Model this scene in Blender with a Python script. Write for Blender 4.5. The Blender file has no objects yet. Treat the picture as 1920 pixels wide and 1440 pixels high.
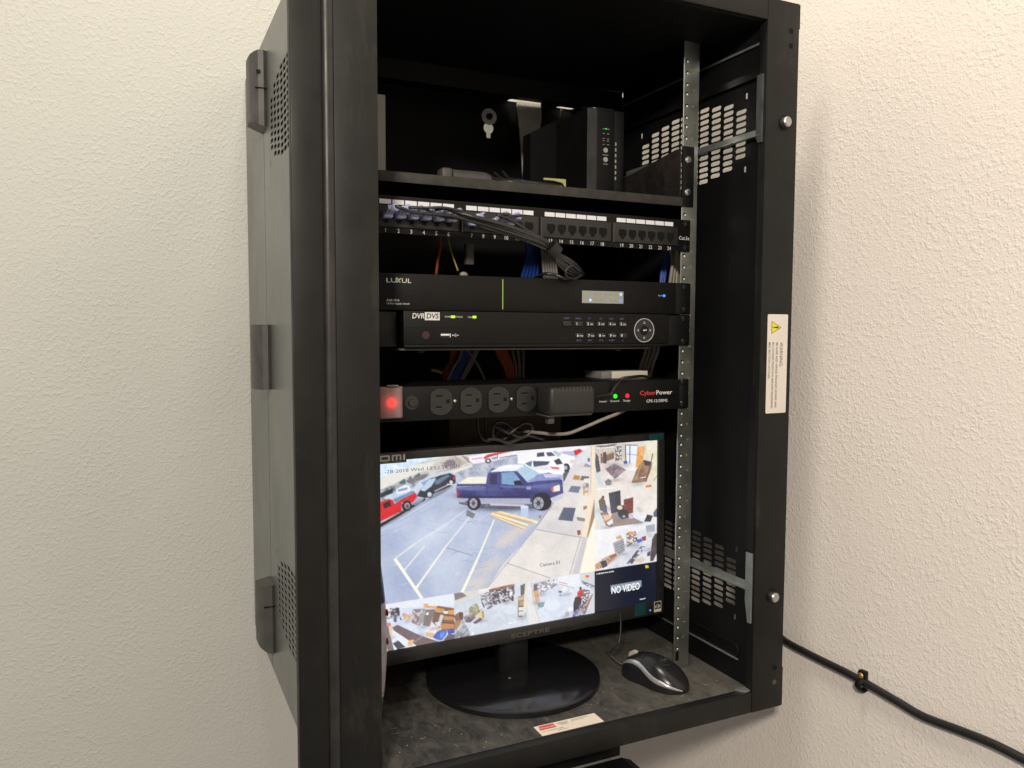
import bpy, bmesh, math, random
import numpy as np
from mathutils import Vector, Matrix

S = 0.001   # the scene is laid out in millimetres and linked in metres
sc = bpy.context.scene
COL = sc.collection

# ------------------------------------------------------------------ camera
cam_d = bpy.data.cameras.new('camera')
cam = bpy.data.objects.new('camera', cam_d)
COL.objects.link(cam)
cr = Vector((0.90514108, -0.42509584, 0.00362578))
cu = Vector((0.02505496, 0.0618589, 0.99777038))
cf = Vector((0.42437232, 0.90303212, -0.06664179))
mw = Matrix(((cr.x, cu.x, -cf.x, -0.466358), (cr.y, cu.y, -cf.y, -0.920487), (cr.z, cu.z, -cf.z, -0.134362), (0, 0, 0, 1)))
cam.matrix_world = mw
cam_d.sensor_width = 36
cam_d.lens = 1499.862 / 1920 * 36
cam_d.clip_start = 0.02
cam_d.clip_end = 50
sc.camera = cam

# ------------------------------------------------------------------ light
world = bpy.data.worlds.new('World')
sc.world = world
world.use_nodes = True
bg = world.node_tree.nodes['Background']
bg.inputs[0].default_value = (1.0, 0.93, 0.84, 1)
bg.inputs[1].default_value = 0.235

def area(name, loc, target, sx, sy, power, color):
    d = bpy.data.lights.new(name, 'AREA')
    d.shape = 'RECTANGLE'; d.size = sx; d.size_y = sy; d.energy = power; d.color = color
    o = bpy.data.objects.new(name, d); COL.objects.link(o)
    o.location = loc
    o.rotation_euler = (Vector(target) - Vector(loc)).to_track_quat('-Z', 'Y').to_euler()
    return o
area('ceiling_lamp', (-1.15, -1.85, 0.72), (0.2, 0, -0.3), 0.22, 0.18, 46, (1.0, 0.90, 0.78))
area('ceiling_lamp', (-0.28, -0.30, 1.5), (-0.2, 0.0, 0), 0.5, 0.35, 20.5, (1.0, 0.93, 0.80))

sc.view_settings.view_transform = 'Standard'
sc.view_settings.look = 'None'
sc.view_settings.exposure = 0
sc.view_settings.gamma = 1
sc.view_settings.use_curve_mapping = False

# cable routes and screen outline, real positions in millimetres
PATHS = {
 'patch': [[(-196.7, -20.0, 2.5), (-191.7, -30.0, 3.3), (-177.7, -36.0, 0.5), (-151.2, -40.0, -1.6), (-126.3, -43.0, -3.1), (-86.2, -46.0, -13.3), (-48.4, -46.0, -22.0), (-10.9, -42.0, -30.1), (-2.3, -34.0, -33.8), (7.5, -33.0, -37.9), (18.5, -30.0, -46.4), (36.6, -24.0, -55.3), (57.7, -8.0, -61.5), (88.3, 40.0, -60.9)], [(-180.6, -20.0, 2.1), (-174.1, -32.0, 2.9), (-159.9, -38.0, 5.8), (-143.7, -42.0, 6.7), (-127.1, -45.0, 4.6), (-104.6, -46.0, -1.0), (-68.0, -47.0, -7.8), (-11.0, -42.0, -22.5), (0.1, -34.0, -30.9), (8.7, -33.0, -36.4), (22.6, -30.0, -40.5), (42.4, -24.0, -47.8), (62.0, -8.0, -56.4), (92.9, 40.0, -55.5)], [(-165.4, -20.0, 1.2), (-160.1, -32.0, -1.1), (-138.7, -38.0, -3.5), (-115.5, -43.0, -5.2), (-81.8, -50.0, -13.5), (-50.3, -50.0, -20.8), (-11.9, -44.0, -29.2), (-3.9, -34.0, -34.6), (6.7, -33.0, -38.3), (15.7, -30.0, -47.9), (32.7, -24.0, -57.3), (54.8, -8.0, -62.9), (85.3, 40.0, -62.3)], [(-150.1, -20.0, 1.1), (-149.1, -34.0, 4.3), (-137.1, -40.0, 6.0), (-121.9, -44.0, 1.5), (-101.1, -52.0, -4.3), (-64.0, -52.0, -11.6), (-12.0, -44.0, -25.1), (-0.6, -34.0, -32.7), (8.3, -33.0, -37.3), (21.2, -30.0, -44.1), (40.5, -24.0, -52.4), (60.6, -8.0, -59.6), (91.4, 40.0, -58.8)], [(-134.5, -20.0, 1.5), (-131.3, -34.0, 3.3), (-121.2, -42.0, 0.1), (-101.8, -48.0, -5.5), (-69.3, -50.0, -12.8), (-36.5, -48.0, -21.0), (-10.9, -42.0, -27.2), (-1.4, -34.0, -34.1), (7.9, -33.0, -38.1), (19.9, -30.0, -47.1), (38.6, -24.0, -56.1), (59.2, -8.0, -62.1), (89.9, 40.0, -61.5)], [(-118.7, -20.0, 0.3), (-115.2, -36.0, -4.9), (-97.7, -44.0, -11.5), (-73.8, -46.0, -17.7), (-39.7, -44.0, -25.4), (-9.8, -40.0, -34.0), (-4.7, -34.0, -35.7), (6.3, -33.0, -38.8), (14.4, -30.0, -50.1), (30.8, -24.0, -60.1), (53.4, -8.0, -64.8), (83.8, 40.0, -64.3)], [(-82.5, -20.0, 0.2), (-79.3, -30.0, 3.8), (-70.6, -36.0, 4.1), (-55.9, -40.0, -1.7), (-36.2, -42.0, -12.3), (-9.9, -40.0, -23.4), (0.6, -34.0, -31.5), (8.9, -33.0, -36.8), (23.3, -30.0, -41.9), (43.4, -24.0, -49.6), (62.7, -8.0, -57.6), (93.6, 40.0, -56.8)], [(-58.2, -20.0, -2.9), (-65.7, -28.0, 0.9), (-59.5, -34.0, 1.6), (-44.7, -38.0, -5.4), (-27.4, -40.0, -16.2), (-8.9, -38.0, -25.0), (-0.2, -34.0, -32.1), (8.5, -33.0, -37.1), (21.9, -30.0, -43.1), (41.5, -24.0, -51.1), (61.3, -8.0, -58.7), (92.1, 40.0, -57.9)], [(-98.1, -18.0, -10.8), (-94.3, -30.0, -10.8), (-82.7, -38.0, -14.5), (-59.3, -42.0, -18.2), (-33.6, -42.0, -23.7), (-9.9, -40.0, -30.5), (-3.1, -34.0, -34.7), (7.1, -33.0, -38.3), (17.1, -30.0, -48.2), (34.7, -24.0, -57.5), (56.3, -8.0, -63.1), (86.8, 40.0, -62.5)]],
 'tie': [(1.9, -34.0, -29.6), (12.0, -33.0, -37.7)],
 'loop': [(52.2, -20.0, -57.5), (37.4, -26.0, -52.4), (28.0, -28.0, -57.7), (29.8, -26.0, -65.4), (43.8, -20.0, -67.9), (59.7, -12.0, -62.3)],
 'black_low': [(13.7, 30.0, -64.4), (12.4, 0.0, -61.3), (25.0, -8.0, -63.2), (35.5, -12.0, -67.4), (56.6, -5.0, -63.9), (78.2, 20.0, -59.2)],
 'grey_top': [[(147.3, 366.0, 264.3), (148.3, 360.0, 229.8), (146.9, 350.0, 193.8), (145.0, 340.0, 155.8), (142.4, 330.0, 127.6)], [(151.1, 366.0, 264.7), (151.9, 360.0, 230.2), (149.4, 350.0, 194.1), (146.6, 340.0, 156.0), (143.5, 330.0, 127.7)], [(154.9, 366.0, 265.2), (155.4, 360.0, 230.6), (151.8, 350.0, 194.3), (148.2, 340.0, 156.1), (144.6, 330.0, 127.8)], [(158.7, 366.0, 265.7), (159.0, 360.0, 231.0), (154.3, 350.0, 194.6), (149.8, 340.0, 156.3), (145.6, 330.0, 127.9)], [(162.6, 366.0, 266.1), (162.5, 360.0, 231.4), (156.7, 350.0, 194.8), (151.5, 340.0, 156.4), (146.7, 330.0, 128.0)], [(166.4, 366.0, 266.6), (166.1, 360.0, 231.8), (159.2, 350.0, 195.1), (153.1, 340.0, 156.6), (147.8, 330.0, 128.1)], [(170.3, 366.0, 267.1), (169.7, 360.0, 232.2), (161.6, 350.0, 195.3), (154.7, 340.0, 156.7), (148.9, 330.0, 128.2)], [(174.1, 366.0, 267.5), (173.3, 360.0, 232.6), (164.1, 350.0, 195.6), (156.3, 340.0, 156.9), (149.9, 330.0, 128.3)], [(178.0, 366.0, 268.0), (176.8, 360.0, 233.0), (166.5, 350.0, 195.8), (158.0, 340.0, 157.0), (151.0, 330.0, 128.4)], [(181.9, 366.0, 268.5), (180.4, 360.0, 233.4), (169.0, 350.0, 196.1), (159.6, 340.0, 157.2), (152.1, 330.0, 128.4)], [(185.8, 366.0, 269.0), (184.1, 360.0, 233.8), (171.5, 350.0, 196.3), (161.2, 340.0, 157.3), (153.2, 330.0, 128.5)], [(189.7, 366.0, 269.4), (187.7, 360.0, 234.2), (174.0, 350.0, 196.6), (162.9, 340.0, 157.5), (154.2, 330.0, 128.6)]],
 'blue_top': [[(139.5, 322.0, 184.9), (139.5, 320.0, 163.3), (137.0, 318.0, 139.3), (135.1, 316.0, 117.6)], [(142.2, 322.0, 187.5), (141.3, 320.0, 163.5), (138.6, 318.0, 139.4), (137.2, 316.0, 117.8)], [(144.8, 322.0, 190.1), (143.2, 320.0, 163.7), (140.2, 318.0, 139.5), (139.3, 316.0, 118.0)]],
 'yellow_top': [(235.0, 366.0, 262.6), (230.0, 362.0, 254.2), (224.6, 356.0, 242.8)],
 'grey_mid': [[(108.5, 200.0, 2.0), (111.2, 200.0, -15.7), (114.4, 200.0, -41.7), (111.3, 190.0, -59.6)], [(113.2, 200.0, 2.3), (115.7, 200.0, -15.5), (118.8, 200.0, -41.6), (115.7, 190.0, -59.5)], [(118.0, 200.0, 2.5), (120.3, 200.0, -15.3), (123.2, 200.0, -41.4), (120.1, 190.0, -59.3)], [(122.7, 200.0, 2.7), (124.9, 200.0, -15.1), (127.7, 200.0, -41.3), (124.5, 190.0, -59.2)], [(127.5, 200.0, 3.0), (129.5, 200.0, -14.9), (132.1, 200.0, -41.1), (129.0, 190.0, -59.1)], [(132.3, 200.0, 3.2), (134.2, 200.0, -14.7), (136.6, 200.0, -41.0), (133.4, 190.0, -59.0)]],
 'blue_mid': [[(93.9, 220.0, 3.2), (95.7, 220.0, -14.7), (87.8, 214.0, -36.5), (78.5, 205.0, -53.8)], [(97.9, 220.0, 3.4), (100.1, 220.0, -14.5), (93.5, 214.0, -36.3), (84.8, 205.0, -53.6)], [(102.0, 220.0, 3.6), (104.5, 220.0, -14.3), (99.2, 214.0, -36.1), (91.1, 205.0, -53.4)], [(106.1, 220.0, 3.8), (108.9, 220.0, -14.2), (105.0, 214.0, -35.9), (97.5, 205.0, -53.2)], [(110.2, 220.0, 4.0), (113.4, 220.0, -14.0), (110.8, 214.0, -35.7), (103.9, 205.0, -53.0)]],
 'orange_thin': [(-52.8, 210.0, 6.4), (-54.1, 210.0, -13.5), (-58.9, 206.0, -31.1), (-64.1, 200.0, -55.6)],
 'yellow_thin': [(-45.9, 200.0, 5.7), (-41.4, 200.0, -13.8), (-36.8, 196.0, -30.9), (-33.1, 190.0, -46.8)],
 'blue_right': [[(243.1, 60.0, -13.3), (245.7, 62.0, -27.1), (239.9, 62.0, -41.4), (235.5, 60.0, -65.7)], [(246.9, 60.0, -13.1), (249.2, 62.0, -26.9), (243.1, 62.0, -41.3), (238.6, 60.0, -65.6)], [(250.7, 60.0, -12.9), (252.6, 62.0, -26.8), (246.2, 62.0, -41.2), (241.7, 60.0, -65.5)]],
 'grey_right': [[(237.1, 40.0, -15.4), (243.7, 44.0, -27.2), (244.0, 44.0, -42.5), (237.3, 40.0, -68.0)], [(246.4, 48.0, -14.2), (253.4, 52.0, -26.2), (254.0, 52.0, -41.6), (249.0, 48.0, -67.3)], [(255.7, 56.0, -13.1), (263.1, 60.0, -25.1), (264.2, 60.0, -40.7), (260.9, 56.0, -66.6)], [(265.1, 64.0, -11.9), (273.0, 68.0, -24.1), (274.4, 68.0, -39.8), (272.8, 64.0, -65.9)]],
 'orange_a': [[(-23.3, 240.0, -159.8), (-26.5, 240.0, -180.6), (-36.0, 238.0, -195.3), (-38.3, 236.0, -204.0), (-39.0, 230.0, -218.5)], [(-19.8, 240.0, -159.8), (-23.3, 240.0, -180.7), (-32.8, 238.0, -195.3), (-35.8, 236.0, -204.1), (-36.8, 230.0, -218.5)], [(-16.3, 240.0, -159.8), (-20.1, 240.0, -180.7), (-29.6, 238.0, -195.4), (-33.3, 236.0, -204.1), (-34.6, 230.0, -218.6)]],
 'grey_a': [[(-13.2, 225.0, -159.5), (-16.4, 225.0, -174.3), (-28.6, 222.0, -191.7), (-37.2, 220.0, -207.6), (-39.6, 218.0, -217.7)], [(10.8, 225.0, -159.7), (4.4, 225.0, -174.5), (-6.5, 222.0, -192.1), (-16.8, 220.0, -208.1), (-20.8, 218.0, -218.2)], [(15.6, 225.0, -159.7), (8.5, 225.0, -174.6), (-2.0, 222.0, -192.2), (-12.7, 220.0, -208.2), (-17.0, 218.0, -218.3)]],
 'blue_a': [[(-7.2, 228.0, -159.6), (-11.1, 228.0, -174.4), (-21.4, 226.0, -192.0), (-30.4, 224.0, -206.5), (-35.9, 222.0, -218.1)], [(-2.4, 228.0, -159.7), (-6.9, 228.0, -174.5), (-17.3, 226.0, -192.1), (-26.6, 224.0, -206.6), (-32.1, 222.0, -218.2)], [(2.4, 228.0, -159.7), (-2.8, 228.0, -174.5), (-13.2, 226.0, -192.2), (-22.8, 224.0, -206.7), (-28.3, 222.0, -218.3)], [(7.2, 228.0, -159.7), (1.4, 228.0, -174.6), (-9.0, 226.0, -192.2), (-19.0, 224.0, -206.8), (-24.6, 222.0, -218.4)]],
 'grey_thin': [(-24.9, 180.0, -160.0), (-17.2, 180.0, -170.0), (-5.7, 178.0, -187.3), (2.0, 174.0, -205.9), (3.5, 172.0, -215.9)],
 'orange_b': [[(47.6, 240.0, -160.2), (55.2, 240.0, -175.5), (63.6, 238.0, -190.9), (67.8, 236.0, -206.2), (67.8, 236.0, -220.1)], [(53.3, 240.0, -160.2), (60.6, 240.0, -175.6), (68.3, 238.0, -191.0), (71.5, 236.0, -206.3), (71.6, 236.0, -220.2)], [(59.0, 240.0, -160.2), (66.0, 240.0, -175.6), (73.1, 238.0, -191.0), (75.2, 236.0, -206.4), (75.3, 236.0, -220.3)], [(64.7, 240.0, -160.3), (71.4, 240.0, -175.7), (77.8, 238.0, -191.1), (79.0, 236.0, -206.5), (79.0, 236.0, -220.4)]],
 'grey_b': [[(78.8, 240.0, -160.3), (81.4, 240.0, -175.8), (84.0, 238.0, -191.2), (84.0, 236.0, -209.7), (84.0, 236.0, -222.0)], [(88.2, 240.0, -160.4), (90.0, 240.0, -175.9), (90.8, 238.0, -191.3), (90.1, 236.0, -209.8), (90.2, 236.0, -222.2)], [(97.7, 240.0, -160.4), (98.6, 240.0, -176.0), (97.7, 238.0, -191.4), (96.3, 236.0, -209.9), (96.4, 236.0, -222.4)]],
 'yellow_b': [(-65.0, 220.0, -193.9), (-55.8, 220.0, -195.8), (-47.4, 222.0, -198.7)],
 'beige_right': [[(234.1, 90.0, -153.8), (232.2, 92.0, -167.0), (226.9, 94.0, -184.5), (219.7, 92.0, -201.8), (215.9, 90.0, -213.3)], [(241.1, 90.0, -153.8), (239.5, 92.0, -167.0), (233.9, 94.0, -184.6), (227.0, 92.0, -202.0), (223.2, 90.0, -213.4)], [(248.1, 90.0, -153.9), (247.0, 92.0, -167.1), (240.9, 94.0, -184.7), (234.4, 92.0, -202.1), (230.6, 90.0, -213.6)], [(255.2, 90.0, -153.9), (254.4, 92.0, -167.1), (248.0, 94.0, -184.8), (241.8, 92.0, -202.3), (237.9, 90.0, -213.8)]],
 'adapter_cord': [(214.7, 50.0, -198.1), (198.3, 30.0, -199.8), (178.2, 20.0, -197.6), (136.1, -12.0, -196.6), (123.3, -14.0, -197.6), (119.8, -10.0, -203.5), (114.1, -6.0, -213.3), (110.3, -5.0, -219.1), (90.9, -12.0, -220.6), (78.6, -20.0, -220.9)],
 'beige_cord': [(148.5, 20.0, -245.1), (124.6, -0.0, -246.9), (92.6, -10.0, -253.3), (67.1, -8.0, -262.3), (48.4, 0.0, -269.8), (33.3, 15.0, -271.7), (20.8, 30.0, -271.1), (13.4, 50.0, -271.5), (10.2, 80.0, -273.5)],
 'black_coil': [[(-48.1, 80.0, -251.0), (-47.5, 78.0, -268.6), (-43.9, 76.0, -279.5), (-35.9, 74.0, -285.2), (-27.8, 72.0, -279.9), (-22.7, 70.0, -271.7), (-17.1, 66.0, -266.0), (-11.4, 62.0, -268.6), (-13.8, 60.0, -279.2), (-24.2, 60.0, -282.7), (-34.0, 58.0, -276.5), (-34.9, 56.0, -264.0), (-29.0, 56.0, -257.5), (-17.2, 56.0, -259.4), (-5.2, 56.0, -268.2), (5.8, 60.0, -274.7)], [(-32.0, 90.0, -252.7), (-32.1, 88.0, -270.5), (-30.7, 86.0, -281.5)], [(-37.6, 50.0, -260.5), (-27.6, 46.0, -265.9), (-16.8, 44.0, -271.6), (-5.9, 42.0, -263.9), (2.1, 40.0, -258.6), (12.6, 40.0, -260.5), (16.6, 42.0, -267.7), (10.1, 44.0, -275.8), (-0.9, 46.0, -278.1), (-11.9, 48.0, -272.4), (-17.0, 50.0, -266.9)], [(-46.2, 50.0, -278.9), (-32.6, 48.0, -279.4), (-18.8, 46.0, -283.9), (-3.9, 46.0, -280.7), (11.1, 46.0, -276.0), (28.4, 50.0, -280.2), (42.8, 60.0, -285.0)]],
 'shelf_cords': [[(-31.7, 90.0, 77.3), (-25.9, 70.0, 67.5), (-10.1, 55.0, 62.9), (12.4, 50.0, 62.1), (41.6, 45.0, 60.3), (56.0, 40.0, 59.3)], [(-19.2, 90.0, 79.8), (-15.6, 70.0, 68.3), (-3.9, 55.0, 64.4), (12.4, 50.0, 62.8), (48.0, 45.0, 60.8), (58.2, 40.0, 59.5)], [(-6.6, 90.0, 82.4), (-5.2, 70.0, 69.2), (2.3, 55.0, 65.8), (12.4, 50.0, 63.6), (54.4, 45.0, 61.3), (60.3, 40.0, 59.7)]],
 'mouse_cord': [(172.9, 60.0, -551.5), (164.4, 45.0, -565.2), (154.5, 35.0, -583.9)],
 'wall_cord': [(394.0, -26.2, -585.9), (394.0, -48.3, -592.7), (394.0, -104.8, -594.7), (394.0, -170.1, -595.6), (394.0, -237.0, -600.6), (394.0, -275.1, -603.6), (394.0, -324.0, -598.9), (394.0, -362.5, -595.8), (394.0, -398.4, -596.3), (394.0, -442.5, -598.2)],
 'clip': [(392.0, -184.3, -601.1), (392.0, -181.3, -590.7)],
}
SCREEN_H = [0.0012616905753855808, -2.185490639468178e-05, -0.8594369285877743, 0.00017118277457992955, 0.002207097250313964, -2.030886354581028, -0.00024237832157962774, -3.0139348164566422e-05]
MONITOR = [20.02674, 63.7563, -422.76132, 0.01384, 0.00711, 0.00727, 440.0]

# ------------------------------------------------------------------ materials
def ramp(nt, fac, stops):
    r = nt.nodes.new('ShaderNodeValToRGB')
    el = r.color_ramp.elements
    while len(el) > 1: el.remove(el[-1])
    el[0].position = stops[0][0]; el[0].color = (*stops[0][1], 1)
    for p, c in stops[1:]:
        e = el.new(p); e.color = (*c, 1)
    nt.links.new(fac, r.inputs[0])
    return r.outputs[0]

def noise(nt, scale, detail=4, rough=0.55, vec=None, dist=0):
    n = nt.nodes.new('ShaderNodeTexNoise')
    n.inputs['Scale'].default_value = scale; n.inputs['Detail'].default_value = detail
    n.inputs['Roughness'].default_value = rough; n.inputs['Distortion'].default_value = dist
    if vec is not None: nt.links.new(vec, n.inputs['Vector'])
    return n.outputs['Fac']

MATS = {}
def mat(name, col, rough=0.5, metal=0.0, spec=0.5, var=0.12, vscale=60, bump=0.0, bscale=900, emit=None, estr=1.0,
        trans=0.0, alpha=1.0, coat=0.0, rvar=0.08, aniso=None):
    m = bpy.data.materials.new(name); m.use_nodes = True
    nt = m.node_tree; b = nt.nodes['Principled BSDF']
    tc = nt.nodes.new('ShaderNodeTexCoord').outputs['Object']
    f = noise(nt, vscale, 5, 0.6, tc)
    lo = [c * (1 - var) for c in col]; hi = [min(1, c * (1 + var)) for c in col]
    nt.links.new(ramp(nt, f, [(0.3, lo), (0.7, hi)]), b.inputs['Base Color'])
    f2 = noise(nt, vscale * 0.37, 3, 0.6, tc)
    mr = nt.nodes.new('ShaderNodeMapRange')
    mr.inputs[1].default_value = 0.3; mr.inputs[2].default_value = 0.7
    mr.inputs[3].default_value = max(0.03, rough - rvar); mr.inputs[4].default_value = min(1, rough + rvar)
    nt.links.new(f2, mr.inputs[0]); nt.links.new(mr.outputs[0], b.inputs['Roughness'])
    b.inputs['Metallic'].default_value = metal
    b.inputs['Specular IOR Level'].default_value = spec
    b.inputs['Transmission Weight'].default_value = trans
    b.inputs['Coat Weight'].default_value = coat
    if emit:
        b.inputs['Emission Color'].default_value = (*emit, 1); b.inputs['Emission Strength'].default_value = estr
    if bump:
        bp = nt.nodes.new('ShaderNodeBump'); bp.inputs['Strength'].default_value = bump
        bp.inputs['Distance'].default_value = 0.0004
        nt.links.new(noise(nt, bscale, 2, 0.5, tc), bp.inputs['Height'])
        nt.links.new(bp.outputs[0], b.inputs['Normal'])
    MATS[name] = m
    return m

def wall_mat(name, col_a, col_b, seed, big_s, relief):
    m = bpy.data.materials.new(name); m.use_nodes = True
    nt = m.node_tree; b = nt.nodes['Principled BSDF']
    tc = nt.nodes.new('ShaderNodeTexCoord').outputs['Object']
    mp = nt.nodes.new('ShaderNodeMapping'); mp.inputs['Location'].default_value = (seed, seed * 2, seed * 3)
    nt.links.new(tc, mp.inputs[0]); v = mp.outputs[0]
    f = noise(nt, 1.6, 3, 0.5, v)
    col = ramp(nt, f, [(0.3, col_a), (0.7, col_b)])
    nt.links.new(col, b.inputs['Base Color'])
    b.inputs['Roughness'].default_value = 0.62
    b.inputs['Specular IOR Level'].default_value = 0.25
    # splattered knock-down texture: warped blobs of two sizes over a fine roller nap
    def blobs(scale, lo, hi, dist):
        w = noise(nt, scale, 1.2, 0.45, v, dist)
        return ramp(nt, w, [(lo, (0, 0, 0)), (hi, (1, 1, 1))])
    big = blobs(big_s, 0.50, 0.66, 0.15); small = blobs(big_s * 1.9, 0.48, 0.68, 0.1)
    fine = noise(nt, 480, 2, 0.5, v)
    patch = ramp(nt, noise(nt, 14, 3, 0.6, v), [(0.35, (0.45,) * 3), (0.65, (1, 1, 1))])
    def math_(op, a, bb):
        n = nt.nodes.new('ShaderNodeMath'); n.operation = op
        for i, x in enumerate((a, bb)):
            if isinstance(x, (int, float)): n.inputs[i].default_value = x
            else: nt.links.new(x, n.inputs[i])
        return n.outputs[0]
    h = math_('ADD', math_('MULTIPLY', math_('MULTIPLY', big, patch), 1.0), math_('MULTIPLY', small, 0.45))
    h = math_('ADD', h, math_('MULTIPLY', fine, 0.22))
    h = math_('ADD', h, math_('MULTIPLY', noise(nt, 11, 3, 0.55, v, 0.6), 2.6))
    bp = nt.nodes.new('ShaderNodeBump'); bp.inputs['Strength'].default_value = relief
    bp.inputs['Distance'].default_value = 0.0010
    nt.links.new(h, bp.inputs['Height']); nt.links.new(bp.outputs[0], b.inputs['Normal'])
    return m

WALL_L = wall_mat('wall_paint_dimmed', (0.485, 0.488, 0.455), (0.535, 0.535, 0.50), 1.3, 165, 0.46)  # same paint as WALL_R, darkened to carry the weaker light on this wall
WALL_R = wall_mat('wall_paint_lit', (0.80, 0.735, 0.68), (0.84, 0.775, 0.715), 4.1, 185, 0.42)  # lighter copy of that paint for the more brightly lit wall

def dusty(name, base, dust, amount_lo, amount_hi, scale, rough=0.6, stretch=(1, 1, 1)):
    m = bpy.data.materials.new(name); m.use_nodes = True
    nt = m.node_tree; b = nt.nodes['Principled BSDF']
    tc = nt.nodes.new('ShaderNodeTexCoord').outputs['Object']
    mp = nt.nodes.new('ShaderNodeMapping'); mp.inputs['Scale'].default_value = stretch
    nt.links.new(tc, mp.inputs[0])
    f = noise(nt, scale, 9, 0.74, mp.outputs[0], 0.7)
    c = ramp(nt, f, [(amount_lo, base), (amount_hi, dust)])
    nt.links.new(c, b.inputs['Base Color'])
    b.inputs['Roughness'].default_value = rough
    b.inputs['Specular IOR Level'].default_value = 0.4
    return m

PAINT = mat('black_powder_coat', (0.0095, 0.0094, 0.0087), 0.50, spec=0.25, var=0.25, vscale=25, bump=0.12, bscale=1500, rvar=0.07)
def grime(m, dust, scale, stretch, lo, hi, amount):
    nt = m.node_tree; b = nt.nodes['Principled BSDF']
    tc = nt.nodes.new('ShaderNodeTexCoord').outputs['Object']
    mp = nt.nodes.new('ShaderNodeMapping'); mp.inputs['Scale'].default_value = stretch; nt.links.new(tc, mp.inputs[0])
    f = noise(nt, scale, 8, 0.7, mp.outputs[0], 0.8)
    r = ramp(nt, f, [(lo, (0, 0, 0)), (hi, (amount,) * 3)])
    mx = nt.nodes.new('ShaderNodeMix'); mx.data_type = 'RGBA'
    old = b.inputs['Base Color'].links[0].from_socket
    nt.links.new(r, mx.inputs[0]); nt.links.new(old, mx.inputs[6]); mx.inputs[7].default_value = (*dust, 1)
    nt.links.new(mx.outputs[2], b.inputs['Base Color'])
grime(PAINT, (0.10, 0.095, 0.085), 14, (1, 1, 0.35), 0.56, 0.74, 0.22)
SIDE = mat('side_paint_with_sheen', (0.112, 0.121, 0.111), 0.32, spec=0.6, var=0.08, vscale=18, bump=0.03, bscale=1500, rvar=0.05)  # the frame's black paint, lightened so the colour carries its grazing sheen
RIDGE = mat('scuffed_frame_ridge', (0.020, 0.019, 0.018), 0.42, spec=0.4, var=0.3, vscale=40, bump=0.1)
grime(SIDE, (0.16, 0.155, 0.14), 10, (1, 1, 0.4), 0.5, 0.75, 0.45)
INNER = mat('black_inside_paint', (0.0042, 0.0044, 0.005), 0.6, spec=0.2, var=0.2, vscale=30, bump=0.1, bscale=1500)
FLOOR = dusty('dusty_black_floor', (0.016, 0.0155, 0.015), (0.125, 0.115, 0.098), 0.38, 0.90, 62, 0.7, (1.0, 0.55, 1.0))
# the dust colour comes through more towards the right-hand side of the floor
nt = FLOOR.node_tree
cr_ = [n for n in nt.nodes if n.type == 'VALTORGB'][0]; nz_ = [n for n in nt.nodes if n.type == 'TEX_NOISE'][0]
tc_ = [n for n in nt.nodes if n.type == 'TEX_COORD'][0]
sx_ = nt.nodes.new('ShaderNodeSeparateXYZ'); nt.links.new(tc_.outputs['Object'], sx_.inputs[0])
mr_n = nt.nodes.new('ShaderNodeMapRange'); mr_n.inputs[1].default_value = 0.02; mr_n.inputs[2].default_value = 0.24
mr_n.inputs[3].default_value = 0.0; mr_n.inputs[4].default_value = 0.19
nt.links.new(sx_.outputs['X'], mr_n.inputs[0])
ad_n = nt.nodes.new('ShaderNodeMath'); ad_n.operation = 'ADD'
nt.links.new(nz_.outputs['Fac'], ad_n.inputs[0]); nt.links.new(mr_n.outputs[0], ad_n.inputs[1]); nt.links.new(ad_n.outputs[0], cr_.inputs[0])
PLASTIC = mat('black_plastic', (0.0055, 0.0055, 0.0055), 0.45, spec=0.22, var=0.15, vscale=60, bump=0.15, bscale=2500)
PLASTIC_G = mat('charcoal_plastic', (0.0062, 0.006, 0.0058), 0.48, spec=0.2, var=0.12, vscale=60, bump=0.15, bscale=2500)
OUTM = mat('charcoal_outlet', (0.020, 0.0195, 0.0185), 0.42, spec=0.4, var=0.1)
GLOSS = mat('gloss_black_plastic', (0.008, 0.008, 0.009), 0.16, spec=0.5, var=0.1)
MOUSE = mat('satin_black_mouse', (0.012, 0.012, 0.014), 0.30, spec=0.5, var=0.1)
DARKHOLE = mat('socket_dark', (0.004, 0.004, 0.004), 0.7, spec=0.2)
COVER = mat('grey_hinge_plastic', (0.058, 0.056, 0.052), 0.5, var=0.25, vscale=35, bump=0.2, bscale=500)
ZINC = mat('zinc_steel', (0.44, 0.47, 0.44), 0.34, metal=0.95, var=0.18, vscale=30, rvar=0.12)
ZINC_D = mat('dull_zinc_plate', (0.26, 0.28, 0.27), 0.45, metal=0.6, var=0.25, vscale=40)
STEEL = mat('bright_steel', (0.52, 0.52, 0.50), 0.38, metal=1.0, var=0.1)
SCREW = mat('black_screw', (0.03, 0.03, 0.03), 0.25, metal=0.7, spec=0.7)
WHITE = mat('white_label', (0.72, 0.74, 0.78), 0.5, var=0.03)
CREAM = mat('cream_sticker', (0.70, 0.62, 0.52), 0.5, var=0.05)
STICK = mat('white_sticker', (0.72, 0.66, 0.60), 0.45, var=0.03)
INK = mat('black_ink', (0.03, 0.028, 0.025), 0.6)
INK_W = mat('white_print', (0.62, 0.62, 0.60), 0.5, var=0.03)
INK_B = mat('blue_print', (0.10, 0.12, 0.30), 0.5, var=0.03)
INK_G = mat('green_print', (0.30, 0.52, 0.10), 0.5, var=0.05)
INK_R = mat('red_print', (0.55, 0.035, 0.025), 0.5, var=0.05)
INK_Y = mat('yellow_print', (0.26, 0.25, 0.05), 0.5, var=0.05)
YELLOW = mat('warning_yellow', (0.75, 0.68, 0.03), 0.4, var=0.05)
CABLE_K = mat('black_cable_jacket', (0.022, 0.021, 0.021), 0.36, var=0.2, vscale=200)
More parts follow.
